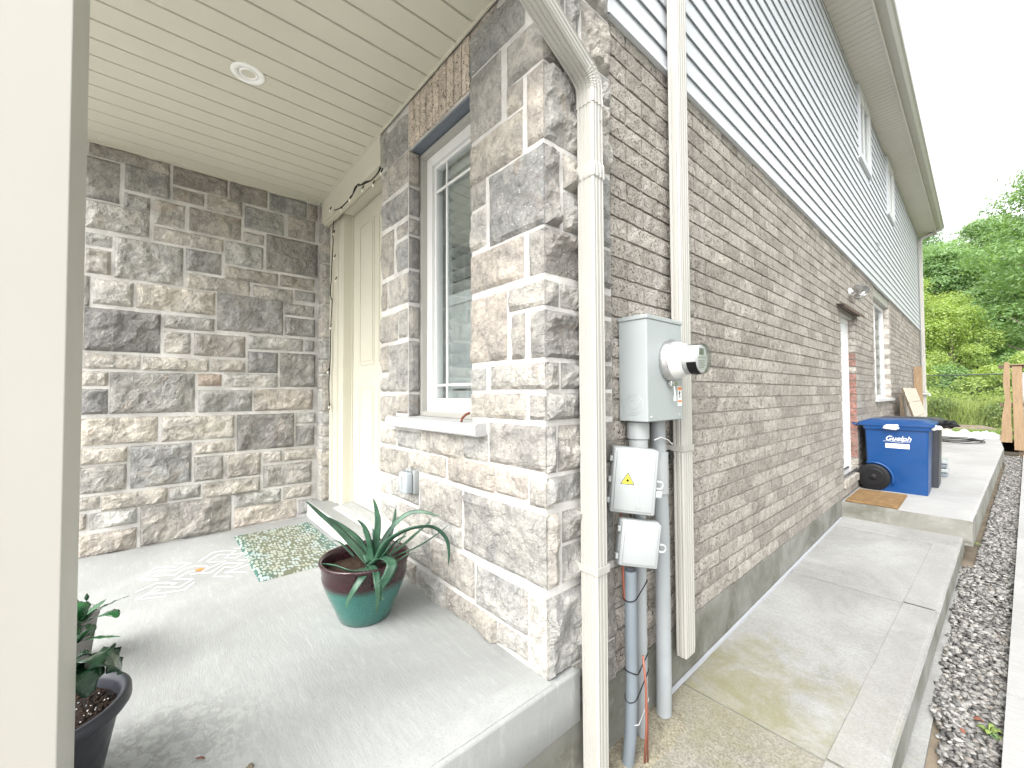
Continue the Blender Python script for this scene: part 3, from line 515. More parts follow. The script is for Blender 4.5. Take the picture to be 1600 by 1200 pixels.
rg = np.random.default_rng(3); P_ = []
for _ in range(19000):
    y = 1.3 + 14.6 * rg.random() ** 1.35; a = max(sx1(y) - .005, .0); a = a if y < 5.6 else ux(y) + .01; bb = nx0(y) - .004
    x = a + (bb - a) * rg.random(); near = max(0, 1 - abs(y - 2.3) / .75)
    if y < 2.9 and (rg.random() < near * .75 or x < a + .08 * near): continue
    P_.append((x, y, -1.615 + .028 * rg.random() + .012 * math.sin(x * 30) * math.sin(y * 9)))
o = obj('gravel', pebbles('gravel', P_, .0145, GRAVEL, 5)); tag(o, 'grey and brown pea gravel between the two walks', kind='stuff')

# ================================================================== HOUSE
house = thing('house', 'two storey house with stone porch corner, brown brick side and pale grey siding above', 'house', (0, 0, 0))
SEED = 100
# mortar-faced backing walls
g = MB(); g.box(-1.42, -1.060, YW - .003, 1.30, -1.2, 1.72); g.box(-.450, -.008, YW - .003, 1.30, -1.2, 1.72); g.box(-1.060, -.450, YW - .003, 1.30, -1.2, -.176); g.box(-1.060, -.450, YW + .004, 1.30, 1.3905, 1.72)
g.box(-.30, .003, YW - .0022, 1.475, -1.188, 2.6)
g.box(LW - .25, LW + .003, -.62, 1.45, -1.2, 1.72); g.box(LW - .003, -2.612, 1.0675, 1.30, -1.2, 1.72)
g.build('stone_backing', MORTAR, house)
for k, (y0, y1, z0, z1, t) in enumerate(LEFT):
    y1 = min(y1, 1.055)
    stone('stone', house, '+X', LW, y0, y1, z0, z1, t, SEED + k, rough=1.15)
# the part of the left wall the column hides: a random continuation
rr = random.Random(5); z = -1.02
while z < 1.63:
    h = rr.choice((.10, .105, .17, .28)); z1 = min(z + h, 1.65)
    if z1 - z > .04: stone('stone', house, '+X', LW, -.62, -.375, z + .004, z1 - .008, rr.uniform(.2, .7), 900 + int(z * 100), step=.03)
    z = z1
for k, (x0, x1, z0, z1, t) in enumerate(FRONT):
    if z1 - z0 < .012: continue
    hi = x1 > -.02
    if hi: x1 = .006
    if abs(x0 + .45) < .025 and z0 > -.12: x0 = -.457
    top = min(z1, 1.648)
    stone('stone', house, '-Y', YW, x0, x1, z0, top, t, 300 + k, hi=hi, rough=.8)
# return of the corner, facing the walk; its shade is put into darker stone tones
SIDE = [(1.622, 2.2, (1.07, 1.30, 1.478)), (1.242, 1.612, (1.07, 1.19, 1.275)), (1.37, 1.612, (1.285, 1.478)), (1.242, 1.36, (1.285, 1.478)), (.945, 1.229, (1.07, 1.30, 1.478)), (.625, .924, (1.07, 1.155)), (.785, .924, (1.165, 1.30)), (.625, .775, (1.165, 1.30)), (.625, .924, (1.31, 1.478)), (.446, .612, (1.07, 1.30, 1.478)), (.327, .419, (1.07, 1.145, 1.27, 1.478)), (.134, .309, (1.07, 1.30, 1.478)),
        (.018, .117, (1.07, 1.145, 1.28, 1.478)), (-.096, .004, (1.07, 1.30, 1.478)), (-.29, -.118, (1.07, 1.125, 1.28, 1.478)), (-.405, -.304, (1.07, 1.29, 1.478)), (-.702, -.438, (1.07, 1.135)), (-.555, -.438, (1.145, 1.29)), (-.702, -.568, (1.145, 1.29)), (-.702, -.438, (1.30, 1.478)), (-1.019, -.733, (1.07, 1.31, 1.478)), (-1.188, -1.03, (1.205, 1.478))]
rr = random.Random(21); k = 0
for z0, z1, ys in SIDE:
    for a, b_ in zip(ys[:-1], ys[1:]):
        k += 1; stone('stone', house, '+X', 0, a if a < 1.08 else a + .005, b_ - .006, z0, z1, rr.choice((.22, .3, .35, .42, .5)), 600 + k, lo=(a < 1.08 and z0 > -1.1), rough=1.5)
# left jamb of the window, facing the walk
for k, (z0, z1, t) in enumerate(((1.19, 1.385, .35), (1.017, 1.175, .3), (.908, .998, .4), (.716, .893, .22), (.52, .70, .35), (.32, .50, .4), (.018, .302, .35), (-.12, .002, .25))):
    stone('stone', house, '+X', -1.062, 1.068, 1.135, z0, z1, t, 700 + k, lo=True, rough=.4)
# pilaster left of the front door: narrow face and its return
zs = [-.88, -.60, -.46, -.35, -.24, -.14, .05, .18, .30, .48, .66, .78, .99, 1.13, 1.31, 1.5, 1.648]
for k in range(len(zs) - 1):
    t = rr.choice((.45, .5, .55, .6))
    stone('stone', house, '-Y', YW, LW + .012, -2.606, zs[k], zs[k + 1] - .012, t, 740 + k, hi=True, rough=.3)
    stone('stone', house, '+X', -2.612, 1.066, 1.138, zs[k], zs[k + 1] - .012, t, 770 + k, lo=True, rough=.3)
stone('stone', house, '-Y', YW, LW + .012, -2.606, -1.01, -.892, .5, 799, rough=.3)
# soldier course over the window
nb = 9; sw = (1.058 - .458) / nb
for k in range(nb):
    x0 = -1.058 + k * sw; vs = []; g = MB(); g.bbox(x0 + .0035, x0 + sw - .0035, YW - .006 - .001 - rr.uniform(0, .003), YW + .09, 1.395 + rr.uniform(-.003, .003), 1.648, .004)
    g.build('brick', BRICK, house, col=(lambda q: (.66 * q, .585 * q, .50 * q))(rr.uniform(.9, 1.1)))
# window set back in the wall
win = MB()
Fy = 1.165
def frame_ring(g, x0, x1, z0, z1, w_, y0, y1, mi=0):
    g.box(x0, x0 + w_, y0, y1, z0, z1, mi); g.box(x1 - w_, x1, y0, y1, z0, z1, mi); g.box(x0 + w_, x1 - w_, y0, y1, z0, z0 + w_, mi); g.box(x0 + w_, x1 - w_, y0, y1, z1 - w_, z1, mi)
g = MB(); frame_ring(g, -1.052, -.452, -.118, 1.372, .026, 1.135, 1.21); wd = g.build('window', BEIGE, house)
g = MB(); frame_ring(g, -1.026, -.478, -.092, 1.346, .055, Fy, 1.225); frame_ring(g, -.971, -.533, -.037, 1.291, .016, Fy + .018, 1.222); g.build('window_frame', WHITE, wd)
g = MB(); g.box(-.956, -.548, 1.195, 1.201, -.022, 1.276); g.build('glass_pane', GLASS, wd)
for a in ((-.86, -.848, -.022, 1.276), (-.956, -.548, .045, .058), (-.956, -.548, 1.135, 1.148)):
    g = MB(); dy = 0 if a[1] - a[0] < .1 else .002; g.box(a[0], a[1], 1.187 - dy, 1.194 - dy, a[2], a[3]); g.build('muntin', WHITE, wd)
# plantation shutter inside
g = MB(); frame_ring(g, -.975, -.53, -.03, 1.28, .05, 1.246, 1.272); g.box(-.925, -.58, 1.248, 1.270, .50, .56); g.build('shutter_frame', SHUT, wd)
lv = MB(); lv.prism([(-.033, -.003), (.033, -.001), (.033, .003), (-.033, .001)], 'X', -.924, -.581); lme = lv.mesh('shutter_slat', SHUT)
for k in range(18):
    z = .065 + k * .066
    if .47 < z < .59: continue
    o = obj('shutter_slat', lme, wd, (0, 1.258, z)); o.rotation_euler = (math.radians(-24 if z > .55 else -74), 0, 0)
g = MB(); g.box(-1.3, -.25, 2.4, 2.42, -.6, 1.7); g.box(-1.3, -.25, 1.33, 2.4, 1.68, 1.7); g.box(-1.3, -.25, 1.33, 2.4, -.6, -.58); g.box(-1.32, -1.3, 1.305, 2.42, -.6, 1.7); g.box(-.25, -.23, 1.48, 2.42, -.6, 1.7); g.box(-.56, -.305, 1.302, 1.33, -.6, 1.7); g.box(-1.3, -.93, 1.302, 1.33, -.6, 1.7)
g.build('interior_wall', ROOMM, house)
g = MB(); g.box(-1.05, -.456, YW + .091, 1.134, 1.383, 1.39); g.box(-1.05, -.456, YW + .012, YW + .0905, 1.378, 1.388); g.build('steel_lintel', LINTEL, house)
# stone sill, chipped arris
g = MB(); K = 24; vs = []; fs = []
for i in range(K + 1):
    x = -1.232 + .885 * i / K; c_ = .008 + .004 * noise.noise(Vector((x * 20, 0, 0)))
    for (y, z) in ((1.13, -.176), (1.012, -.178), (1.008, -.172), (1.008, -.125 - c_), (1.008 + c_, -.125), (1.13, -.119)): vs.append((x, y, z))
for i in range(K):
    for q in range(6): fs.append((i * 6 + q, i * 6 + (q + 1) % 6, (i + 1) * 6 + (q + 1) % 6, (i + 1) * 6 + q))
fs.append(tuple(range(6))[::-1]); fs.append(tuple(K * 6 + q for q in range(6)))
obj('window_sill', mesh_from('window_sill', vs, fs, SILLM), wd)
g = MB(); g.tube([(-.462, 1.06, -.082), (-.458, 1.035, -.09), (-.462, 1.02, -.105), (-.452, 1.01, -.118)], .006, 6); g.build('weep_tube', RUST, wd)

# front door, recessed
fd = MB(); fd.box(-2.31, -1.395, 1.215, 1.26, -.855, 1.46); door = fd.build('front_door', DOORM, house)
def panel(g, x0, x1, z0, z1, y, s=1):
    # moulded panel: sunk frame with a raised field
    ring = [(0, 0), (.012, .007), (.024, .007), (.05, -.001)]
    loops = []
    for d, q in ring: loops.append([(x0 + d, y + q * s, z0 + d), (x1 - d, y + q * s, z0 + d), (x1 - d, y + q * s, z1 - d), (x0 + d, y + q * s, z1 - d)])
    vs = [v for l_ in loops for v in l_]; fs = []
    for i in range(3):
        for k in range(4): fs.append((i * 4 + k, i * 4 + (k + 1) % 4, (i + 1) * 4 + (k + 1) % 4, (i + 1) * 4 + k))
    fs.append((12, 13, 14, 15)); g.add(vs, fs)
for (z0, z1) in ((.24, 1.32), (-.54, .055)):
    for (x0, x1) in ((-2.16, -1.90), (-1.80, -1.54)):
        g = MB(); g.prism([(0, 0)], 'Y', 0, 0) if 0 else None
        frame = [(x0 - .012, x1 + .012, z0 - .012, z0), (x0 - .012, x1 + .012, z1, z1 + .012), (x0 - .012, x0, z0, z1), (x1, x1 + .012, z0, z1)]
        for a in frame: g.box(a[0], a[1], 1.2105, 1.2145, a[2], a[3])
        g.bbox(x0 + .02, x1 - .02, 1.2095, 1.2149, z0 + .02, z1 - .02, .002); g.build('door_panel', DOORM, door)
g = MB(); g.lathe([(0, -.06), (.026, -.055), (.03, -.03), (.02, -.01), (.022, 0)], (-1.47, 1.214, .02), 20, axis='Y'); g.build('handle', STEEL, door)
g = MB()
for x0, x1, y0, y1 in ((-2.600, -2.535, 1.118, 1.30), (-2.535, -2.44, 1.128, 1.30), (-2.44, -2.325, 1.140, 1.30), (-2.325, -2.313, 1.205, 1.30)): g.box(x0, x1, y0, y1, -.884, 1.60)
g.box(-2.445, -2.436, 1.132, 1.14, -.884, 1.54); g.box(-2.312, -1.40, 1.13, 1.30, 1.468, 1.60); g.box(-2.33, -1.40, 1.105, 1.1295, 1.50, 1.60)
g.build('door_frame', DOORM, house)
g = MB(); g.box(-2.31, -1.40, 1.12, 1.26, -.884, -.862); g.prism([(1.06, -.884), (1.12, -.884), (1.12, -.868), (1.075, -.876)], 'X', -2.31, -1.40); g.build('threshold', plain('worn_grey_sill', (.36, .37, .37), .6, var=.1), house)
g = MB(); g.box(-2.606, -1.412, 1.052, 1.10, 1.452, 1.652); g.build('door_beam', CEILM, house)
g = MB(); g.box(-2.606, -1.412, 1.072, 1.1045, 1.44, 1.452); g.build('beam_soffit', DOORM, house)
# porch ceiling, board by board
cb = MB(); cb.prism([(-.0665, 0), (.0665, 0), (.0665, .012), (.062, .012), (.060, .002), (-.060, .002), (-.062, .012), (-.0665, .012)], 'Y', -.62, 1.046)
cb = MB(); cb.prism([(-.0652, .010), (-.0652, .003), (-.0625, 0), (.0585, 0), (.0605, .003), (.0605, .010)], 'Y', -.62, 1.046); cme = cb.mesh('ceiling_board', CEILM)
x = -.005
for k in range(21): obj('ceiling_board', cme, house, (x - .0652 - .135 * k, 0, Z_C))
g = MB(); g.box(-2.75, .055, -.64, 1.069, Z_C + .0101, Z_C + .02); g.build('ceiling_backing', CEILM, house)
g = MB(); g.box(-2.70, -.02, 1.046, 1.0535, Z_C - .012, Z_C + .008); g.box(-2.719, -2.7, -.62, 1.046, Z_C - .010, Z_C + .008); g.build('ceiling_trim', CEILM, house)
# porch roof above it
g = MB(); g.box(-3.1, .05, -.66, -.64, 1.58, 1.90); g.box(.035, .05, -.64, 1.0, 1.60, 1.90); g.build('fascia_board', BEIGE, house)
g = MB(); g.prism([(-.638, 1.676), (1.062, 1.676), (1.062, 2.55), (-.638, 1.86)], 'X', .0, .034); g.build('gable_panel', SIDING, house)
g = MB(); g.prism([(-.662, 1.90), (-.662, 1.80), (-.73, 1.80), (-.77, 1.84), (-.78, 1.91), (-.77, 1.91), (-.75, 1.85), (-.68, 1.82), (-.68, 1.90)], 'X', -3.1, .16); g.build('gutter', BEIGE, house)
g = MB(); g.prism([(-.80, 1.88), (1.30, 2.75), (1.30, 2.70), (-.64, 1.68)], 'X', -3.1, .05); g.build('porch_roof', ROOFM, house)
g = MB(); g.box(LW - .25, -.31, 1.075, 1.30, 1.73, 4.28); g.box(-8, LW - .26, -.1, 1.3, -1.7, 4.28); g.build('upper_wall', SIDING, house)

# ---- brick side wall
SM = MB()
DOOR = (5.93, 6.76, -1.02, 1.0); WIN = (8.2, 9.88, -.10, 1.66)
for a in ((1.478, DOOR[0] - .006, -1.188, 1.66), (DOOR[0] - .006, DOOR[1] + .006, DOOR[3] + .006, 1.66), (DOOR[0] - .006, DOOR[1] + .006, -1.188, -1.10), (DOOR[1] + .006, WIN[0] - .006, -1.188, 1.66), (WIN[0] - .006, WIN[1] + .006, -1.188, -.146), (WIN[1] + .006, HY, -1.188, 1.66)):
    SM.box(-.25, -.011, a[0], a[1], a[2], a[3])
SM.build('brick_backing', BMORTAR, house)
SM = MB(); SM.box(-.25, -.008, 1.478, HY, 1.662, 4.28); SM.box(-8, -.25, HY - .1, HY, -1.6, 4.28); SM.box(-8, -7.9, 1.3, HY - .1, -1.6, 4.28); SM.build('wall_sheathing', SIDING, house)
def brick_mesh(seed, ln, hi=.0795, full=True):
    rr = random.Random(seed); nu, nv = (7, 3) if full else (1, 1); vs = []; fs = []
    for j in range(nv + 1):
        for i in range(nu + 1):
            u = -ln / 2 + ln * i / nu; v = -hi / 2 + hi * j / nv
            ed = i in (0, nu) or j in (0, nv)
            vs.append((rr.uniform(-.0025, .0005) if ed else rr.uniform(-.0008, .0028), u + rr.uniform(-.002, .002), v + rr.uniform(-.0022, .0022)))
    W = nu + 1
    for j in range(nv):
        for i in range(nu): fs.append((j * W + i, j * W + i + 1, (j + 1) * W + i + 1, (j + 1) * W + i))
    rim = [i for i in range(W)] + [j * W + nu for j in range(1, nv + 1)] + [nv * W + i for i in range(nu - 1, -1, -1)] + [j * W for j in range(nv - 1, 0, -1)]
    b0 = len(vs)
    for k in rim: vs.append((-.085, vs[k][1], vs[k][2]))
    for k in range(len(rim)): fs.append((rim[k], b0 + k, b0 + (k + 1) % len(rim), rim[(k + 1) % len(rim)]))
    return vs, fs
LN = .257; VARS = {}
def get_brick(ln, k):
    key = (round(ln, 3), k)
    if key not in VARS:
        vs, fs = brick_mesh(k * 31 + int(ln * 1000), ln); VARS[key] = mesh_from('brick', vs, fs, BRICK)
    return VARS[key]
rows = 32; C0 = .0895; Z0 = -1.188; br = random.Random(11); allb = []
for r_ in range(rows):
    z = Z0 + C0 * (r_ + .5)
    if z + .04 > 1.672: continue
    y = 1.483 - (.1335 if r_ % 2 else 0) ; 
    while y < HY - .02:
        a, b_ = max(y, 1.483), min(y + LN, HY); jt = br.uniform(-.003, .003)
        segs = [(a, b_)]
        for (o0, o1, oz0, oz1) in (DOOR, WIN):
            if oz0 - .05 < z < oz1 + .01:
                ns = []
                for s0, s1 in segs:
                    if s1 <= o0 or s0 >= o1: ns.append((s0, s1))
                    else:
                        if s0 < o0: ns.append((s0, o0))
                        if s1 > o1: ns.append((o1, s1))
                segs = ns
        for s0, s1 in segs:
            if s1 - s0 > .03: allb.append((s0, s1, z, br.random()))
        y += LN + .010 + jt * .3
allb.sort(key=lambda q: (q[0] + q[1]) / 2)
near = [q for q in allb if True][:285]; far = allb[285:]
for k, (s0, s1, z, q) in enumerate(near):
    ln = s1 - s0; ln_ = round(ln, 2) if abs(ln - LN) > .004 else LN
    obj('brick', get_brick(ln_, k % 7), house, (br.uniform(-.0015, .0015), (s0 + s1) / 2, z), btone(br))
vs = []; fs = []; cols = []
for (s0, s1, z, q) in far:
    nu = 3; base = len(vs); c = btone(br); x0 = br.uniform(-.002, .0015)
    h = .0795 / 2
    fv = []
    for j in (0, 1):
        for i in range(nu + 1): vs.append((x0 + br.uniform(-.0015, .0015), s0 + (s1 - s0) * i / nu, z + (h if j else -h) + br.uniform(-.0025, .0025)))
    for i in range(nu): fs.append((base + i, base + i + 1, base + nu + 2 + i, base + nu + 1 + i))
    b0 = len(vs); vs += [(-.085, s0, z - h), (-.085, s1, z - h), (-.085, s1, z + h), (-.085, s0, z + h)]
    fs.append((base, b0, b0 + 1, base + nu)) if 0 else fs.append(tuple([b0 + 1, b0] + [base + i for i in range(nu + 1)])[::1])
    fs.append(tuple([b0 + 3, b0 + 2] + [base + nu + 1 + i for i in range(nu, -1, -1)])); fs.append((base + nu, base + 2 * nu + 1, b0 + 2, b0 + 1)); fs.append((base, b0, b0 + 3, base + nu + 1))
    cols += [c] * (nu + 4)
me = mesh_from('far_bricks', vs, fs, BRICKS); at = me.attributes.new('tint', 'FLOAT_COLOR', 'FACE')
at.data.foreach_set('color', [x for c in cols for x in (*c, 1)]); o = obj('far_bricks', me, house); o['kind'] = 'stuff'
# red jamb bricks on the far side of the side door
for r_ in range(2, 25):
    z = Z0 + C0 * (r_ + .5)
    g = MB(); g.bbox(-.084, -.002, DOOR[1] - .012, DOOR[1] - .001, z - .039, z + .039, .002); g.build('jamb_brick', BRICK, house, col=btone(br, 3 < r_ < 16 or r_ in (17, 18)))
g = MB(); g.box(-.27, .004, 1.20, HY + .002, -1.75, -1.189); g.box(-3.0, -.004, -.45, 1.2, -1.75, -1.216); g.build('foundation', FOUND, house)

# side door, lintel flashing, brick threshold
sd = MB(); sd.box(-.12, -.085, DOOR[0] + .002, DOOR[1] - .014, -.93, .93); sdo = sd.build('side_door', WHITED, house)
g = MB(); g.box(-.084, -.07, DOOR[0] + .002, DOOR[0] + .05, -.95, .93); g.box(-.084, -.07, DOOR[1] - .06, DOOR[1] - .014, -.95, .93); g.box(-.084, -.068, DOOR[0] + .05, DOOR[1] - .06, .87, .93); g.build('door_frame', WHITE, sdo)
g = MB(); g.box(-.12, -.02, DOOR[0], DOOR[1] - .012, .93, .998); g.build('door_header', BEIGE, sdo)
g = MB(); g.lathe([(0, .05), (.025, .045), (.028, .02), (.018, 0)], (-.084, 6.02, -.02), 16, axis='X'); g.build('handle', STEEL, sdo)
g = MB(); g.prism([(-.09, .996), (.075, .985), (.075, .99), (-.09, 1.004)], 'Y', DOOR[0] - .20, DOOR[1] + .14); g.box(.073, .0755, DOOR[0] - .2, DOOR[1] + .14, .955, .99); g.build('lintel_flashing', plain('rusty_brown_flashing', (.10, .065, .05), .6, var=.3), house)
for k in range(9):
    y0 = DOOR[0] - .02 + k * .098; g = MB(); g.bbox(-.11, .02 + br.uniform(-.002, .004), y0, y0 + .088, -1.09, -1.005, .004); g.build('sill_brick', BRICK, house, col=tuple(x * 1.25 for x in btone(br)))
g = MB(); g.box(-.13, -.01, DOOR[0], DOOR[1] - .013, -1.003, -.95); g.build('door_sill', STEEL, house)
# side window
g = MB(); frame_ring(g, 0, 1, 0, 1, .1, 0, 1) if 0 else None
def ring_x(g, y0, y1, z0, z1, w_, x0, x1):
    g.box(x0, x1, y0, y0 + w_, z0, z1); g.box(x0, x1, y1 - w_, y1, z0, z1); g.box(x0, x1, y0 + w_, y1 - w_, z0, z0 + w_); g.box(x0, x1, y0 + w_, y1 - w_, z1 - w_, z1)
def side_window(y0, y1, z0, z1, x, name='window', cd=.12):
    g = MB(); ring_x(g, y0, y1, z0, z1, .06, x - .05, x); o = g.build(name, WHITE, house)
    g = MB(); ring_x(g, y0 + .061, (y0 + y1) / 2 + .02, z0 + .061, z1 - .061, .03, x - .04, x - .012); g.build('sash', WHITE, o)
    g = MB(); g.box(x - .032, x - .026, y0 + .07, y1 - .07, z0 + .07, z1 - .07); g.build('glass_pane', GLASS, o)
    g = MB(); g.box(x - cd - .004, x - cd, y0 + .03, y1 - .03, z0 + .03, z1 - .03); g.build('curtain', plain('pale_curtain', (.26, .32, .33), .9), o)
    return o
wn_ = side_window(WIN[0] + .002, WIN[1] - .002, -.098, 1.50, -.085)
g = MB(); g.box(-.088, -.02, WIN[0] + .002, WIN[1] - .002, 1.505, 1.655); g.build('window_header', BEIGE, wn_)
g = MB(); g.bbox(-.09, .04, WIN[0] - .06, WIN[1] + .06, -.145, -.100, .005); g.build('window_sill', SILLM, wn_)
UW = [(7.27, 8.15, 3.24, 4.24), (9.87, 10.72, 3.21, 4.22)]
for (a, b_, z0, z1) in UW:
    u = side_window(a + .05, b_ - .05, z0 + .05, z1 - .01, .028, 'window', .0335)
    g = MB(); ring_x(g, a, b_, z0, z1 + .035, .048, -.006, .034); g.build('window_trim', SIDING, u)
    SMd = None

# ---- siding, board by board
SP = .1158; zb = 1.655; k = 0; PR = [(.0, SP + .012), (.003, SP + .012), (.0170, .010), (.0170, 0), (.0145, -.002), (.011, .012), (0, .014)]
SIDE_M = {}
def siding(a, b_, z, top=None):
    key = (round(b_ - a, 3), top)
    if key not in SIDE_M:
        pr = PR if top is None else [(x, min(zz, top)) for x, zz in PR]
        g = MB(); g.prism([(q[0], q[1]) for q in pr], 'Y', 0, b_ - a); SIDE_M[key] = g.mesh('siding_board', SIDING)
    return obj('siding_board', SIDE_M[key], house, (-.004, a, z))
z = zb
while z < 4.24:
    segs = [(1.462, HY + .01)]
    for (a, b_, z0, z1) in UW:
        if z + SP > z0 + .02:
            s0, s1 = segs.pop(); segs += [(s0, a), (b_, s1)]
    for s0, s1 in segs: siding(s0, s1, z, None if z + SP + .012 < 4.278 else 4.278 - z)
    z += SP
g = MB(); g.box(-.002, .026, 1.455, HY, 1.645, 1.657); g.box(-.003, .024, 1.45, 1.4615, 1.645, 4.27); g.box(-.003, .024, HY + .011, HY + .03, -1.18, 4.27); g.build('starter_trim', SIDING, house)
# eave: soffit panels, fascia, gutter
sp = MB(); sp.prism([(-.047, .008), (-.047, .002), (-.044, 0), (.044, 0), (.047, .002), (.047, .008)], 'X', .002, .345); spm = sp.mesh('soffit_panel', SOFFM)
ys = 1.30; k = 0
while ys < HY + .28:
    obj('soffit_panel', spm, house, (0, ys, 4.28)); ys += .098; k += 1
g = MB(); g.box(-.02, .36, 1.25, HY + .33, 4.2885, 4.30); g.build('soffit_backing', DARKW, house)
g = MB(); g.box(.346, .362, 1.25, HY + .34, 4.262, 4.46); g.box(.0, .346, HY + .325, HY + .34, 4.262, 4.46); g.build('fascia_board', SOFFM, house)
g = MB(); prf = [(.363, 4.44), (.363, 4.335), (.445, 4.335), (.462, 4.36), (.478, 4.385), (.500, 4.40), (.502, 4.452), (.492, 4.456), (.492, 4.448), (.480, 4.40), (.45, 4.375), (.44, 4.345), (.37, 4.345), (.37, 4.44)]
g.prism(prf, 'Y', 1.25, HY + .34); g.build('gutter', BEIGE, house)
g = MB(); g.prism([(.50, 4.462), (.50, 4.475), (-6, 6.6), (-14, 4.3), (-14, 4.2), (-6, 6.45), (.0, 4.44)], 'Y', .9, HY + .4); g.build('roof', ROOFM, house)
g = MB(); g.tube([(.02, 8.4, 2.33), (.045, 8.42, 2.31), (.05, 8.43, 2.27), (.045, 8.44, 2.22), (.02, 8.46, 2.20)], .007, 6); g.tube([(.045, 8.42, 2.31), (.05, 8.52, 2.30), (.02, 8.56, 2.29)], .006, 6); g.build('cable_hook', STEEL, house)

# ================================================================== PORCH COLUMN
col = thing('porch_column', 'square cream porch column nearest the viewer at the left', 'column', (-.175, -.245, ZF))
g = MB(); g.bbox(-.115, .115, -.122, .122, 0, 2.67, .002); g.build('shaft', BEIGE_L, col)
g = MB(); g.bbox(-.135, .135, -.142, .142, .002, .14, .004); g.build('base_trim', BEIGE_L, col)

# ================================================================== DOWNSPOUTS
def flute(w_, d_, nfy=5, nfx=4):
    """section of a corrugated downspout: n axis (along wall) w_, x axis d_"""
    pts = []; a = .0040
    def side(p0, p1, nrm, n):
        L_ = []
        for k in range(n):
            for f, q in ((.0, 0), (.25, 0), (.4, -a), (.6, -a), (.75, 0)):
                t = (k + f) / n; t = .06 + t * .88
                L_.append((p0[0] + (p1[0] - p0[0]) * t + nrm[0] * q, p0[1] + (p1[1] - p0[1]) * t + nrm[1] * q))
        return L_
    x0, x1, n0, n1 = 0, d_, 0, w_
    pts += side((x0, n0), (x1, n0), (0, -1), nfx) + side((x1, n0), (x1, n1), (1, 0), nfy) + side((x1, n1), (x0, n1), (0, 1), nfx) + side((x0, n1), (x0, n0), (-1, 0), nfy)
    return pts
def sweep(g, sec, path, scl=None, mi=0):
    """sweep section (x, n) along a path in the wall's y-z plane"""
    n = len(sec); vs = []; fs = []
    for i, (y, z) in enumerate(path):
        a = path[max(0, i - 1)]; b_ = path[min(len(path) - 1, i + 1)]; t = Vector((b_[0] - a[0], b_[1] - a[1])).normalized()
        nm = Vector((-t.y, t.x)) * -1 if t.y < 0 else Vector((t.y, -t.x))
        k = scl[i] if scl else 1
        cx = sum(q[0] for q in sec) / n; cn = sum(q[1] for q in sec) / n
        for q in sec: vs.append((cx + (q[0] - cx) * k, y + nm.x * (q[1] - cn) * k, z + nm.y * (q[1] - cn) * k))
    for i in range(len(path) - 1):
        for k in range(n): fs.append((i * n + k, i * n + (k + 1) % n, (i + 1) * n + (k + 1) % n, (i + 1) * n + k))
    fs.append(tuple(range(n))); fs.append(tuple((len(path) - 1) * n + k for k in range(n))[::-1])
    g.add(vs, fs, mi)
def strap(parent, w_, d_, z, ear=.02, h=.028, t=.004):
    g = MB(); x0, x1, a, b_ = -.028, d_ + t, -w_ / 2 - t, w_ / 2 + t
    g.bbox(x0, x1, a, a + t, z, z + h, .0008); g.bbox(x1 - t, x1 + .0005, a + .0005, b_ - .0005, z + .0005, z + h - .0005, .0008); g.bbox(x0, x1, b_ - t, b_, z, z + h, .0008)
    g.box(x0 - .0, x0 + .003, a - ear, a, z + .002, z + h - .002); g.box(x0 - .0, x0 + .003, b_, b_ + ear, z + .002, z + h - .002)
    g.build('strap', BEIGE, parent)
# front one with its elbow
ds = thing('downspout', 'cream ribbed downspout on the stone corner with an elbow at its top', 'downspout', (.030, 1.2535, -1.46), group='downspouts on the house wall')
sec = flute(.067, .080, 3, 4)
g = MB(); sweep(g, sec, [(0, .01), (0, .6), (0, 2.30), (0, 2.60)], [.95, 1, 1, 1]); g.build('pipe', BEIGE, ds, angle=20)
pth = []; sc_ = []
ang0, ang1 = 90, 152; cx_, cz_ = -.085, 2.615   # bend centre
for k in range(15):
    a = math.radians((ang1 - ang0) * k / 14); rr_ = .085
    pth.append((cx_ + rr_ * math.cos(a), cz_ + rr_ * math.sin(a))); sc_.append(1.05 + (.025 if k % 2 else -.025))
e = pth[-1]; dr = (-math.sin(math.radians(62)), math.cos(math.radians(62)))
pth = [(0, 2.56)] + pth + [(e[0] + dr[0] * .03, e[1] + dr[1] * .03), (e[0] + dr[0] * 1.35, e[1] + dr[1] * 1.35), (e[0] + dr[0] * 1.35 - .46, e[1] + dr[1] * 1.35 - .02)]; sc_ = [1.07] + sc_ + [1.03, 1.0, 1.0]
g = MB(); sweep(g, sec, pth, sc_); g.build('elbow', BEIGE, ds, angle=20)
g = MB(); sweep(g, sec, [(0, 2.275), (0, 2.28), (0, 2.33), (0, 2.335)], [1.04, 1.12, 1.1, 1.04]); g.build('sleeve', BEIGE, ds, angle=25)
strap(ds, .067, .080, .795)
for z in (2.30, 2.50):
    g = MB(); g.lathe([(0, .004), (.004, .003), (.005, 0)], (.083, .012, z), 8, axis='X'); g.build('screw', STEEL, ds)
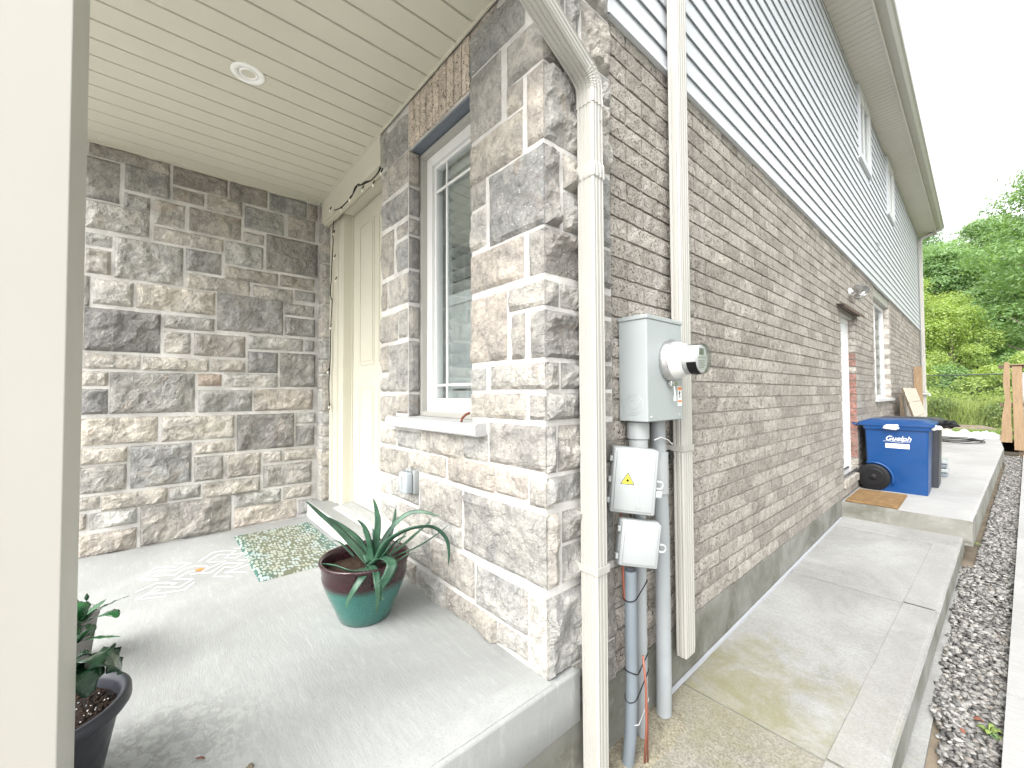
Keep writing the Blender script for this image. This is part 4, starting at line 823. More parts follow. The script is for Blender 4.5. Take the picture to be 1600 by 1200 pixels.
# second one
d2 = thing('downspout', 'cream ribbed downspout on brown brick right of the meter box', 'downspout', (.028, 1.995, -1.285), group='downspouts on the house wall')
sec2 = flute(.105, .054, 4, 2)
g = MB(); sweep(g, sec2, [(0, 0), (.0, .03), (.0, 1.0), (0, 3.0), (0, 5.3), (0, 5.55)], [.90, .97, 1, 1, 1, 1]); g.build('pipe', BEIGE, d2, angle=20)
strap(d2, .105, .054, 1.0); strap(d2, .105, .054, 4.1)
d3 = thing('downspout', 'beige downspout at the far end of the house wall', 'downspout', (.03, 15.42, -1.2), group='downspouts on the house wall')
g = MB(); sweep(g, flute(.08, .07, 3, 3), [(0, 0), (0, 3), (0, 5.25)], [1, 1, 1]); g.build('pipe', BEIGE, d3, angle=20); strap(d3, .08, .07, 1.5)
g = MB(); g.tube([(.035, 0, 5.22), (.06, .04, 5.32), (.25, .25, 5.46), (.40, .32, 5.56)], .042, 10); g.build('elbow', BEIGE, d3)
hb = thing('hose_bib', 'small white tap pipe sticking out at the far house corner', 'tap', (0, 15.3, -.04))
g = MB(); g.tube([(0, 0, 0), (.16, 0, 0), (.17, 0, -.06)], .022, 10); g.build('pipe', WHITE, hb); g = MB(); g.lathe([(0, .012), (.04, .01), (.04, -.005), (0, -.008)], (.10, 0, .06), 12); g.tube([(.1, 0, 0), (.1, 0, .06)], .008, 6); g.build('handle', WHITE, hb)

# ================================================================== METER CABINET
mbx = thing('electric_meter', 'grey steel meter cabinet with round glass electric meter on brick wall', 'meter', (.002, 1.675, -.118))
g = MB(); g.bbox(0, .136, -.148, .148, 0, .432, .004); g.build('cabinet', GREYM, mbx)
g = MB(); g.bbox(-.001, .142, -.153, .153, .430, .448, .003); g.box(.136, .1385, -.146, .146, .004, .428); g.build('cover', GREYM, mbx)
g = MB()
for r_ in (.045, .034, .022): g.lathe([(r_, 0), (r_ - .0015, -.0018), (r_ - .003, 0)], (.070, -.1485, .072), 28, axis='Y')
g.build('knockout', GREYM, mbx, True)
g = MB(); g.lathe([(.088, 0), (.092, .004), (.092, .02), (.086, .026), (.084, .034), (.079, .036)], (.138, .030, .262), 40, axis='X'); g.build('meter_ring', STEEL, mbx, True)
g = MB(); g.lathe([(.080, .03), (.078, .05), (.070, .07), (.066, .085), (0, .085)], (.138, .030, .262), 40, axis='X'); g.build('meter_base', WHITE, mbx, True, angle=40)
mt = MB(); mt.lathe([(.064, .075), (.0635, .150), (.060, .156), (0, .157)], (.138, .030, .262), 40, axis='X'); mcov = mt.build('meter_cover', CLEARP, mbx, True, angle=40)
g = MB(); g.lathe([(.058, .08), (.057, .142), (0, .142)], (.138, .030, .262), 40, axis='X'); g.build('meter_body', WHITE, mbx, True, angle=40)
g = MB(); g.box(.279, .2815, .010, .050, .278, .305); g.build('display', plain('grey_display', (.16, .18, .16), .3), mbx)
g = MB(); g.box(.279, .2811, -.012, .078, .266, .268)
for k in range(4): g.box(.279, .2811, .0, .065 - .01 * (k % 2), .252 - k * .009, .254 - k * .009)
g.build('dial_print', plain('grey_print', (.25, .25, .26), .5), mbx)
g = MB()
for k in range(8):
    a = math.radians(195 + k * 9); a2 = a + math.radians(9)
    g.add([(.245, .030 + .0655 * math.cos(a), .262 + .0655 * math.sin(a)), (.245, .030 + .0655 * math.cos(a2), .262 + .0655 * math.sin(a2)), (.285, .030 + .0655 * math.cos(a2), .262 + .0655 * math.sin(a2)), (.285, .030 + .0655 * math.cos(a), .262 + .0655 * math.sin(a))], [(0, 1, 2, 3)])
    g.add([(.245, .030 + .0645 * math.cos(a), .262 + .0645 * math.sin(a)), (.245, .030 + .0645 * math.cos(a2), .262 + .0645 * math.sin(a2)), (.285, .030 + .0645 * math.cos(a2), .262 + .0645 * math.sin(a2)), (.285, .030 + .0645 * math.cos(a), .262 + .0645 * math.sin(a))], [(3, 2, 1, 0)])
g.build('dark_label', BLACKP, mbx)
g = MB(); g.bbox(.142, .160, .010, .050, .148, .172, .003); g.tube([(.162, .018, .160), (.168, .018, .160)], .008, 8); g.tube([(.162, .042, .160), (.168, .042, .160)], .008, 8); g.build('clamp', STEEL, mbx)
g = MB(); g.tube([(.160, .03, .150), (.163, .031, .125), (.162, .034, .105)], .003, 6); g.bbox(.158, .166, .028, .04, .085, .107, .002); g.build('seal_tag', WHITE, mbx)
g = MB(); g.box(.1386, .1392, .104, .140, .062, .150, 0); g.box(.1393, .1397, .106, .138, .133, .147, 1); g.box(.1393, .1397, .106, .138, .078, .087, 1)
g.add([(.1395, .118, .098), (.1395, .126, .098), (.1395, .124, .122), (.1395, .130, .122), (.1395, .119, .130), (.1395, .112, .115), (.1395, .119, .113)], [(0, 1, 2, 3, 4, 5, 6)], 2)
g.build('warning_sticker', [STICKW, STICKO, BLACKP], mbx)
for (y, z) in ((-.12, .02), (.12, .02)):
    g = MB(); g.lathe([(0, .003), (.004, .002), (.005, 0)], (.1386, y, z), 8, axis='X'); g.build('screw', STEEL, mbx)

# conduits
c1 = thing('conduit', 'pale grey conduit under the left of the meter cabinet, behind both plastic boxes', 'conduit', (.05, 1.597, -1.47), group='conduits under the meter cabinet')
g = MB(); g.tube([(0, 0, 0), (0, 0, 1.352)], .027, 18); g.build('pipe', GREYC, c1, True, angle=40)
g = MB(); g.lathe([(.028, 1.20), (.041, 1.20), (.041, 1.27), (.047, 1.275), (.047, 1.345), (.040, 1.352)], (0, 0, 0), 24); g.build('coupling', GREYP, c1, True, angle=30)
g = MB(); g.lathe([(.042, 1.195), (.044, 1.197), (.044, 1.203), (.042, 1.205)], (0, 0, 0), 24); g.build('band', BLACKP, c1, True)
c2 = thing('conduit', 'thick pale grey conduit running straight from meter cabinet into the ground, on the right', 'conduit', (.055, 1.778, -1.47), group='conduits under the meter cabinet')
g = MB(); g.tube([(.0, -.005, 0), (0, .0, .15), (0, .0, .8), (0, -.01, 1.05), (0, -.03, 1.352)], .034, 20); g.build('pipe', GREYC, c2, True, angle=40)
g = MB(); g.lathe([(.035, 1.01), (.0385, 1.012), (.0385, 1.2), (.035, 1.202)], (0, -.012, 0), 24); g.build('coupling', GREYP, c2, True, angle=30)
c3 = thing('conduit', 'open topped blue grey conduit tied in front of the pale conduit', 'conduit', (.098, 1.450, -1.47), group='conduits under the meter cabinet')
g = MB(); pts = [(-.01, -.02, 0), (0, -.012, .12), (.0, .0, .3), (.0, .0, .76)]; g.tube(pts, .024, 18, cap=False); g.tube([(0, 0, .76), (0, 0, .70)], .0205, 18, cap=False); g.lathe([(.0205, .76), (.024, .76)], (0, 0, 0), 18); g.build('pipe', GREYB, c3, True, angle=40)
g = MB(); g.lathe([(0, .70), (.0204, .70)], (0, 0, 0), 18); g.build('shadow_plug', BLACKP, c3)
def loop(parent, name, m_, z, pts, r_=.0022):
    g = MB(); P = pts + [pts[0]]; g.tube([(p[0], p[1], p[2] + z) for p in P], r_, 6, cap=False); g.build(name, m_, parent, True)
def hull_ring(z, ex=.0):
    # band round the blue grey pipe and the pale conduit behind it (in c3's frame)
    a = []; 
    for k in range(24):
        t = 2 * math.pi * k / 24; d = Vector((math.cos(t), math.sin(t)))
        c_ = max(((0, 0, .0265), (-.048, .147, .0295)), key=lambda q: q[0] * d.x + q[1] * d.y + q[2])
        a.append((c_[0] + d.x * c_[2], c_[1] + d.y * c_[2], ex * math.sin(t)))
    return a
for z, e_ in ((.655, .01), (.36, -.012), (.27, .018)): loop(c3, 'zip_tie', BLACKP, z, hull_ring(z, e_))
loop(c3, 'wire_loop', WHITE, .165, hull_ring(0, -.01), .0018)
oc = thing('cable', 'orange cables running down beside the blue grey conduit', 'cable', (.088, 1.44, -1.47))
g = MB(); g.tube([(-.03, .005, 1.02), (-.025, .0, .93), (-.012, -.008, .80), (-.005, -.012, .66), (-.0, -.0, .60)], .0030, 6)
g.tube([(-.035, .012, 1.02), (-.03, .003, .90), (-.018, -.006, .76), (-.01, -.008, .64)], .0026, 6)
g.tube([(.03, .062, .41), (.044, .058, .30), (.048, .052, .15), (.042, .044, 0)], .0045, 6); g.tube([(.03, .07, .35), (.045, .066, .2), (.048, .058, .0)], .0035, 6)
g.build('strand', ORANGE, oc, True)

def plastic_box(label, loc, rz, roll, w_, h_, d_, mtl, tri=False):
    t = thing('utility_box', label, 'utility box', loc, rz); t.rotation_euler = (0, roll, rz)
    # local: x = width to the right as seen, y = depth to the wall, front at y = -d_/2
    g = MB(); g.bbox(-w_ / 2, w_ / 2, -d_ / 2 + .018, d_ / 2, -h_ / 2, h_ / 2, .010); g.build('base', mtl, t, angle=50)
    g = MB(); g.bbox(-w_ / 2 + .002, w_ / 2 - .002, -d_ / 2 + .002, -d_ / 2 + .0175, -h_ / 2 + .002, h_ / 2 - .002, .007)
    g.bbox(-w_ / 2 + .014, w_ / 2 - .014, -d_ / 2 - .003, -d_ / 2 + .0045, -h_ / 2 + .014, h_ / 2 - .012, .0028); lid = g.build('lid', mtl, t, angle=50)
    g = MB()
    for zz in ((-.32, 0, .32) if h_ > .22 else (-.3, .3)): g.bbox(-w_ / 2 - .011, -w_ / 2 + .001, -d_ / 2 + .008, -d_ / 2 + .026, zz * h_ - .011, zz * h_ + .011, .003)
    g.build('hinge', mtl, t)
    g = MB(); zc = -.02 * h_
    g.tube([(w_ / 2 - .002, -d_ / 2 + .006, zc + .014), (w_ / 2 + .016, -d_ / 2 + .006, zc + .014), (w_ / 2 + .024, -d_ / 2 + .006, zc), (w_ / 2 + .016, -d_ / 2 + .006, zc - .014), (w_ / 2 - .002, -d_ / 2 + .006, zc - .014)], .0045, 8)
    if tri: g.bbox(w_ / 2 - .002, w_ / 2 + .022, -d_ / 2 + .004, -d_ / 2 + .009, zc - .05, zc - .022, .003)
    g.build('latch', mtl, t, True)
    if tri:
        yy = -d_ / 2 - .0034; c_ = (-.028, .004)
        def T(s): return [(c_[0] + s * math.cos(math.radians(a)), yy, c_[1] + s * math.sin(math.radians(a))) for a in (90, 210, 330)]
        g = MB(); a = T(.031); b_ = T(.026); b2 = [(p[0], p[1] - .0003, p[2]) for p in b_]
        g.add(a, [(0, 1, 2)], 0); g.add(b2, [(0, 1, 2)], 1)
        n = 24; vs = [(c_[0] + (.0075 if k % 2 else .0045) * math.cos(2 * math.pi * k / n), yy - .0006, c_[1] + (.0075 if k % 2 else .0045) * math.sin(2 * math.pi * k / n)) for k in range(n)]
        g.add(vs, [tuple(range(n))], 0); g.build('laser_sticker', [BLACKP, YELLOW], lid)
        for q in range(3):                                                     # moulded wavy relief lines
            g = MB(); pts = [(.022 + q * .009 + .012 * math.sin(zz * 26 + .6), -d_ / 2 - .0028, zz) for zz in [(-.5 + k / 22) * h_ * .82 for k in range(23)]]
            g.tube(pts, .0014, 6); g.build('relief_line', mtl, lid, True)
    return t
ANG = math.atan2(.75311384, .65787119)
plastic_box('larger grey plastic box with yellow laser warning triangle', (.098, 1.474, -.352), ANG - .10, math.radians(5), .180, .262, .080, GREYP, True)
plastic_box('smaller square grey plastic box below the laser warning box', (.118, 1.474, -.600), ANG + .0, math.radians(6.5), .160, .180, .070, GREYP)
sp_ = thing('cable_reel', 'small black round cable coil behind the grey conduit', 'cable coil', (.06, 1.845, -.30))
g = MB(); g.lathe([(0, -.01), (.03, -.01), (.034, 0), (.03, .01), (0, .01)], (0, 0, 0), 20, axis='X'); g.lathe([(.014, .012), (.012, .014), (0, .012)], (0, 0, 0), 16, axis='X'); g.build('coil', BLACKP, sp_)
wl = MB(); wl.tube([(.09, 1.66, -.205), (.10, 1.70, -.195), (.10, 1.76, -.21), (.10, 1.80, -.235), (.09, 1.82, -.23)], .0028, 6); o = wl.build('wire_stub', WHITE, smooth=True); tag(o, 'short white wire bridging the two conduits under the cabinet', 'wire')

# ================================================================== OUTLET, CEILING LIGHT, STRING LIGHTS
ob = thing('outdoor_outlet', 'grey weatherproof outlet box on stone under the window', 'outlet', (-.985, YW - .004, -.465))
g = MB(); g.bbox(-.048, .048, -.03, .004, -.062, .062, .006); g.build('base', GREYP, ob, angle=50)
g = MB(); g.bbox(-.043, .043, -.075, -.031, -.058, .055, .012); g.build('cover', plain('smoky_plastic', (.40, .44, .47), .18), ob, angle=50)
g = MB(); g.bbox(-.03, .03, -.040, -.020, .0555, .070, .003); g.build('hinge', GREYP, ob)
g = MB(); g.bbox(-.006, .006, -.0785, -.074, -.035, .035, .0015); g.build('latch', GREYP, ob)
cl = thing('ceiling_light', 'round white recessed light in the beige porch ceiling', 'ceiling light', (-1.402, .342, Z_C))
g = MB(); g.lathe([(.076, .002), (.077, -.002), (.070, -.006), (.046, -.004), (.044, .004)], (0, 0, 0), 36); g.build('flange', FIXW, cl, True)
g = MB(); g.lathe([(.041, .004), (.041, -.005), (.034, -.006), (.030, .002), (.022, .004), (0, .004)], (.003, .002, 0), 32); g.build('lamp_face', FIXW, cl, True)
g = MB(); g.lathe([(.044, .005), (.041, .005)], (0, 0, 0), 32); g.lathe([(.0445, .0045), (0, .0045)], (0, 0, 0), 32); g.build('gap', DARKP, cl)
st_ = thing('string_lights', 'black string of tiny lights hung round the front door frame', 'string lights', (-2.45, 1.10, 1.43))
o3 = Vector((-2.45, 1.10, 1.43))
def V3(L_): return [Vector(p) - o3 for p in L_]
def smooth(pts, n=4):
    pts = [Vector(p) for p in pts]; out = []
    for i in range(len(pts) - 1):
        p0, p1, p2, p3 = pts[max(i - 1, 0)], pts[i], pts[i + 1], pts[min(i + 2, len(pts) - 1)]
        for k in range(n):
            t = k / n; out.append(.5 * ((2 * p1) + (p2 - p0) * t + (2 * p0 - 5 * p1 + 4 * p2 - p3) * t * t + (3 * p1 - p0 - 3 * p2 + p3) * t ** 3))
    out.append(pts[-1]); return out
g = MB(); g.tube(smooth(V3(WIRE)), .0042, 6); g.tube(smooth(V3([WIRE[-1]] + WIRE2 + WIRE2b)), .004, 6); g.tube(smooth([V3([p])[0] + Vector((.012 * math.sin(k), -.004, .006 * math.cos(k * 2))) for k, p in enumerate(WIRE[:8])]), .0032, 6); g.build('wire', BLACKP, st_, True)
for p in BULB + BULB2:
    g = MB(); q = Vector(p) - o3; g.lathe([(0, -.016), (.006, -.012), (.0075, -.003), (.005, .005)], q, 10); g.build('bulb', BULBM, st_, True)
    g = MB(); g.tube([q + Vector((0, 0, .004)), q + Vector((.002, .01, .03))], .0045, 6); g.build('socket', BLACKP, st_)

# ================================================================== DOORMAT, CHALK, POTS
m, nt, b, o = mat('patterned_mat'); q = pos(nt, (24, 56, 1), (0, 0, .2))
vo = N(nt, 'ShaderNodeTexVoronoi'); vo.inputs['Scale'].default_value = 1.0; vo.inputs['Randomness'].default_value = .55; L(nt, q, vo.inputs['Vector'])
qq = N(nt, 'ShaderNodeSeparateXYZ'); L(nt, pos(nt), qq.inputs[0])
band = math_(nt, 'ADD', qq.outputs['Y'], math_(nt, 'MULTIPLY', noi(nt, pos(nt), 5, 3), .12))
dk = mix(nt, ramp(nt, band, [(.50, 0), (.60, 1)]), (.025, .11, .095), mix(nt, ramp(nt, band, [(.90, 0), (.99, 1)]), (.12, .13, .085), (.03, .11, .095)))
lt = mix(nt, ramp(nt, noi(nt, pos(nt), 9, 2), [(.4, 0), (.6, 1)]), (.32, .38, .37), (.30, .315, .25))
c = mix(nt, ramp(nt, vo.outputs['Distance'], [(.44, 1), (.52, 0)]), dk, lt)
L(nt, c, b.inputs['Base Color']); b.inputs['Roughness'].default_value = .95; bump(nt, b, noi(nt, pos(nt), 220, 3), 1, .004); MATP = m
K1, K2 = 40, 26; vs = []; fs = []
for j in range(K2 + 1):
    for i in range(K1 + 1):
        ex = i in (0, K1); ey = j in (0, K2)
        x = -2.52 + .95 * i / K1 + (.006 * noise.noise(Vector((i * .9, j * 1.3, 2))) if ex else 0); y = .445 + .50 * j / K2 + (.006 * noise.noise(Vector((i * 1.2, j, 5))) if ey else 0)
        vs.append((x, y, ZF + (.001 if ex or ey else .013 + .002 * noise.noise(Vector((x * 20, y * 20, 0))))))
for j in range(K2):
    for i in range(K1): a = j * (K1 + 1) + i; fs.append((a, a + 1, a + K1 + 2, a + K1 + 1))
o = obj('doormat', mesh_from('doormat', vs, fs, MATP)); tag(o, 'teal and olive patterned doormat before the front door step', 'doormat')
# step slab before the door
g = MB(); K = 16; g.bbox(LW + .004, -1.43, .978, 1.20, ZF + .001, -.885, .008); sp_o = g.build('door_step', SLAB); sp_o['kind'] = 'structure'
g = MB(); g.box(LW + .01, -1.435, .9755, .9775, ZF + .004, -.893); g.build('white_riser', plain('white_step_paint', (.76, .77, .76), .6, var=.03), sp_o)
# chalk drawing
CH = plain('white_chalk', (.80, .78, .78), .95, var=.02, vs=60); CHP = plain('pink_chalk_wash', (.62, .55, .56), .95, var=.03)
g = MB(); q = 0
def ribbon(g, pts, w_, z, mi=0):
    pts = [Vector((p[0], p[1])) for p in pts]; Ls = []; Rs = []
    for i, p in enumerate(pts):
        a = (p - pts[i - 1]).normalized() if i else None; b_ = (pts[i + 1] - p).normalized() if i < len(pts) - 1 else None
        t = (a + b_) if a and b_ else (a or b_)
        if t.length < .35: t = (b_ or a)
        t = t.normalized(); n = Vector((-t.y, t.x)); Ls.append((p.x + n.x * w_ / 2, p.y + n.y * w_ / 2, z)); Rs.append((p.x - n.x * w_ / 2, p.y - n.y * w_ / 2, z))
    k = len(pts); g.add(Ls + Rs, [(i, k + i, k + i + 1, i + 1) for i in range(k - 1)], mi)
for l_ in KOLAM: q += 1; ribbon(g, l_, .011, ZF + .0012 + q * .00012)
g.add([(-1.989 + .022 * math.cos(a * .52), .212 + .022 * math.sin(a * .52), ZF + .0038) for a in range(12)], [tuple(range(12))], 1)
o = g.build('chalk_drawing', [CH, STICKO]); tag(o, 'white chalk line pattern with an orange dot drawn on the porch floor', 'chalk drawing')

# aloe pot
m, nt, b, o = mat('teal_maroon_glaze'); s = N(nt, 'ShaderNodeSeparateXYZ'); L(nt, pos(nt), s.inputs[0])
f = math_(nt, 'ADD', s.outputs['Z'], math_(nt, 'MULTIPLY', noi(nt, pos(nt), 9, 4), .03))
f = ramp(nt, math_(nt, 'MULTIPLY', math_(nt, 'ADD', f, 1.0), 1.0), [(.150, 0), (.185, 1)])
sp2 = ramp(nt, noi(nt, pos(nt), 160, 3), [(.35, 0), (.6, 1)])
L(nt, mix(nt, f, mix(nt, sp2, (.022, .12, .10), (.04, .17, .14)), mix(nt, sp2, (.018, .006, .008), (.04, .013, .016))), b.inputs['Base Color']); b.inputs['Roughness'].default_value = .22; b.inputs['Coat Weight'].default_value = .3
POTM = m
ap = thing('potted_aloe', 'aloe plant in a glazed teal and maroon pot on the porch', 'potted plant', (-.862, .75, ZF))
g = MB(); g.lathe([(0, .001), (.105, .001), (.112, .006), (.135, .06), (.165, .13), (.184, .185), (.188, .205), (.184, .222), (.189, .232), (.188, .245), (.198, .262), (.200, .272), (.196, .278), (.188, .276), (.183, .262), (.178, .24), (.17, .20)], (0, 0, 0), 56); g.build('pot', POTM, ap, True)
SOILT = m_concrete('potting_soil', (.06, .036, .022), (.03, .018, .012), scale=12, bstr=1)
vs = [(0, 0, .222)]; fs = []; rr = random.Random(2)
for j in range(1, 8):
    for k in range(28):
        a = 2 * math.pi * k / 28; r_ = .175 * j / 7; vs.append((r_ * math.cos(a), r_ * math.sin(a), .215 + .012 * noise.noise(Vector((r_ * math.cos(a) * 30, r_ * math.sin(a) * 30, 1))) + .01 * (1 - j / 7)))
for k in range(28): fs.append((0, 1 + k, 1 + (k + 1) % 28))
for j in range(6):
    for k in range(28): a = 1 + j * 28; fs.append((a + k, a + 28 + k, a + 28 + (k + 1) % 28, a + (k + 1) % 28))
obj('soil', mesh_from('soil', vs, fs, SOILT), ap)
m, nt, b, o = mat('aloe_skin'); p = pos(nt)
L(nt, mix(nt, ramp(nt, noi(nt, p, 14, 4), [(.35, 0), (.65, 1)]), (.020, .066, .038), (.06, .14, .085)), b.inputs['Base Color']); b.inputs['Roughness'].default_value = .38; b.inputs['Subsurface Weight'].default_value = .05; b.inputs['Subsurface Radius'].default_value = (.01, .02, .01)
ALOEM = m
def strap_leaf(name, pts, width, parent, o3, m_, thick=.32, gut=.5, side=None, seg=5, tipf=.75, ruffle=0):
    P = smooth([Vector(p) - o3 for p in pts], seg); n = len(P); vs = []; fs = []; prev = None
    for i, p in enumerate(P):
        t = (P[min(i + 1, n - 1)] - P[max(i - 1, 0)]).normalized(); s = i / (n - 1)
        if tipf > 1: wd = width * (math.sin(math.pi * min(1, .12 + s * .88)) ** .8 + .03)
        else: wd = width * (1 - s ** 2.1) ** tipf + .0012
        upv = Vector((0, 0, 1))
        if prev is None:
            b_ = t.cross(upv);  b_ = b_.normalized() if b_.length > .2 else Vector((.66, .75, 0)); prev = b_
        else: b_ = (prev - t * prev.dot(t)).normalized(); prev = b_
        nn = b_.cross(t).normalized()
        if nn.z < 0 and i == 0: pass
        th = wd * thick; ru = ruffle * wd * math.sin(i * 1.9)
        ring = [(-.5, .12), (-.25, -.05 * gut), (0, -.16 * gut), (.25, -.05 * gut), (.5, .12), (.3, -.32 - .2 * thick), (0, -.5 - .3 * thick), (-.3, -.32 - .2 * thick)]
        for a, c_ in ring: vs.append(p + b_ * a * wd * (1 + ruffle * .3 * math.sin(i * 2.7 + (a > 0))) + nn * (c_ * wd * thick + (ru if abs(a) == .5 else 0)))
    for i in range(n - 1):
        for k in range(8): fs.append((i * 8 + k, i * 8 + (k + 1) % 8, (i + 1) * 8 + (k + 1) % 8, (i + 1) * 8 + k))
    fs.append(tuple(range(8))[::-1]); fs.append(tuple((n - 1) * 8 + k for k in range(8)))
    g = MB(); g.add(vs, fs); return g.build(name, m_, parent, True)
o3a = Vector((-.862, .75, ZF))
for pts, wd in ALOE: strap_leaf('leaf', pts, wd * 1.65, ap, o3a, ALOEM, .30, 1.3)
# the two dark plants behind the column
LEAFD = plain('dark_glossy_leaf', (.012, .045, .020), .25, var=.35, vs=25)
LEAFL = plain('glossy_green_leaf', (.02, .085, .03), .25, var=.45, vs=18)
p1 = thing('potted_plant', 'broad dark leaved plant in a charcoal plastic pot beside the column', 'potted plant', (-.51, -.207, ZF))
g = MB(); g.lathe([(0, .001), (.108, .001), (.112, .005), (.148, .195), (.150, .200), (.166, .205), (.172, .214), (.171, .232), (.164, .238), (.152, .236), (.146, .22), (.14, .19)], (0, 0, 0), 48); g.build('pot', DARKP, p1, True)
g = MB(); g.lathe([(0, .203), (.05, .208), (.1, .202), (.146, .200)], (0, 0, 0), 32); so = g.build('soil', SOILM := m_concrete('black_potting_mix', (.035, .024, .018), (.012, .009, .008), scale=12, bstr=1), p1)
pp = [(.135 * math.sqrt(rr.random()) * math.cos(a), .135 * math.sqrt(rr.random()) * math.sin(a), .206) for a in [rr.uniform(0, 6.28) for _ in range(90)]]
o = obj('perlite', pebbles('perlite', pp, .0028, WHITE, 8), p1); o['kind'] = 'stuff'
pp = [(.14 * math.sqrt(rr.random()) * math.cos(a), .14 * math.sqrt(rr.random()) * math.sin(a), .204) for a in [rr.uniform(0, 6.28) for _ in range(700)]]
o = obj('bark_chips', pebbles('bark_chips', pp, .0045, SOILT, 9), p1); o['kind'] = 'stuff'
for pts, wd in DLEAF: strap_leaf('leaf', pts, wd, p1, Vector((-.51, -.207, ZF)), LEAFD, .06, .8, tipf=2, ruffle=.12)
p2 = thing('potted_plant', 'glossy leaved plant in a small grey pot behind the charcoal pot', 'potted plant', (-1.235, -.235, ZF))
g = MB(); g.lathe([(0, .001), (.06, .001), (.082, .175), (.086, .178), (.086, .195), (.078, .195), (.074, .17)], (0, 0, 0), 36); g.build('pot', plain('grey_clay', (.22, .21, .20), .7), p2, True)
g = MB(); g.lathe([(0, .175), (.078, .172)], (0, 0, 0), 24); g.build('soil', SOILM, p2)
for pts, wd in LLEAF: strap_leaf('leaf', pts, wd, p2, Vector((-1.235, -.235, ZF)), LEAFL, .08, .8, tipf=2, ruffle=.05)
g = MB(); bp = [Vector(q) - Vector((-1.235, -.235, ZF)) for q in BUD]; g.tube(bp[:3], .0015, 5); g.lathe([(0, -.004), (.006, .004), (.007, .012), (0, .026)], bp[2], 8); g.build('bud', LEAFD, p2, True)
# debris on the porch
for (x, y, s_, nm, lb, mm) in ((-.30, .21, .008, 'pebble', 'tiny brown pebble lying on the porch slab near the pots', EARTH), ):
    o = obj(nm, pebbles(nm, [(0, 0, .004)], s_, mm, 4), None, (x, y, ZF)); tag(o, lb, 'pebble')
o = strap_leaf('dry_leaf', [(-.43, .10, ZF + .004), (-.42, .112, ZF + .006), (-.412, .12, ZF + .004)], .007, None, Vector((0, 0, 0)), RUST, .3, 1, tipf=2); tag(o, 'tiny dry brown leaf scrap on the porch slab', 'dry leaf')

# ================================================================== BINS, MAT, TRAYS
def bin_(label, loc, m_, group, blue=True):
    t = thing('wheeled_bin', label, 'wheeled bin', loc, 0, group)
    # x: wheels and handle at the wall side (low x), y: width
    def loft(g, A, B, z0, z1, bev=.03, mi=0):
        def rr_(a, z):
            x0, x1, y0, y1 = a; P = []
            for cx_, cy_, a0 in ((x1 - bev, y1 - bev, 0), (x0 + bev, y1 - bev, 90), (x0 + bev, y0 + bev, 180), (x1 - bev, y0 + bev, 270)):
                for k in range(5): th = math.radians(a0 + k * 22.5); P.append((cx_ + bev * math.cos(th), cy_ + bev * math.sin(th), z))
            return P
        vs = rr_(A, z0) + rr_(B, z1); n = 20
        g.add(vs, [(k, (k + 1) % n, n + (k + 1) % n, n + k) for k in range(n)] + [tuple(range(n))[::-1], tuple(range(n, 2 * n))], mi)
    g = MB(); loft(g, (.062, .585, .03, .54), (.045, .61, .0, .57), 0, .775); g.build('body', m_, t, angle=35)
    g = MB(); loft(g, (.03, .63, -.02, .59), (.03, .635, -.025, .595), .752, .795, .035); g.build('rim', m_, t, angle=35)
    g = MB(); loft(g, (-.02, .66, -.035, .605), (-.02, .665, -.035, .605), .797, .83, .04); loft(g, (-.02, .665, -.035, .605), (.07, .58, .05, .52), .8301, .868, .04)
    g.build('lid', m_, t, angle=30)
    g = MB(); g.tube([(-.035, .06, .79), (-.075, .06, .81), (-.075, .51, .81), (-.035, .51, .79)], .014, 10); g.build('handle', m_ if blue else BLACKP, t, True)
    for y in (-.022, .545):
        g = MB(); g.lathe([(.0, .0), (.10, .0), (.108, .006), (.140, .006), (.156, .012), (.16, .025), (.156, .038), (.10, .042), (0, .042)], (.115, y, .16), 40, axis='Y'); wh = g.build('wheel', BLACKP, t, True, angle=30)
        g = MB(); g.lathe([(.035, -.004), (.03, -.007), (0, -.007)], (.115, y, .16), 20, axis='Y'); g.build('hub', BLACKP, wh, True)
    g = MB(); g.tube([(.115, 0, .16), (.115, .56, .16)], .011, 8); g.build('axle', STEEL, t)
    # moulded arch over the wheel
    if blue:
        g = MB(); pts = [(.115 + .182 * math.cos(a), -.004, .16 + .182 * math.sin(a)) for a in [math.radians(-20 + k * 10) for k in range(14)]]; g.tube(pts, .012, 8); g.build('wheel_arch', m_, t, True)
    return t
bb = bin_('blue wheeled recycling bin beside the brick wall and side door', (.032, 6.69, -1.2), BLUE, 'wheeled bins')
# printed town name and white label on the side facing the porch
cu = bpy.data.curves.new('town_name', 'FONT'); cu.body = 'Guelph'; cu.size = .078; cu.shear = .35; cu.align_x = 'CENTER'; cu.offset = .0006
to = bpy.data.objects.new('tmp', cu); COL.objects.link(to); bpy.context.view_layer.update()
me = bpy.data.meshes.new_from_object(to.evaluated_get(bpy.context.evaluated_depsgraph_get())); bpy.data.objects.remove(to); me.name = 'town_name'; me.materials.clear(); me.materials.append(STICKW)
def sidey(z): return .030 - .03 * z / .775 - .0022
tn = obj('town_name', me, bb, (.345, sidey(.63), .622)); tn.rotation_euler = (math.radians(90 + 2.2), 0, 0)
g = MB(); z0, z1 = .530, .585
g.add([(.235, sidey(z0), z0), (.445, sidey(z0), z0), (.445, sidey(z1), z1), (.235, sidey(z1), z1)], [(0, 1, 2, 3)]); g.build('label_strip', STICKW, bb)
g = MB(); pts = [(.215 + .03 * k, sidey(.61) - .0005, .609 + .004 * math.sin(k * 1.1)) for k in range(9)]; g.tube(pts, .0022, 4); g.build('swoosh', STICKW, bb)
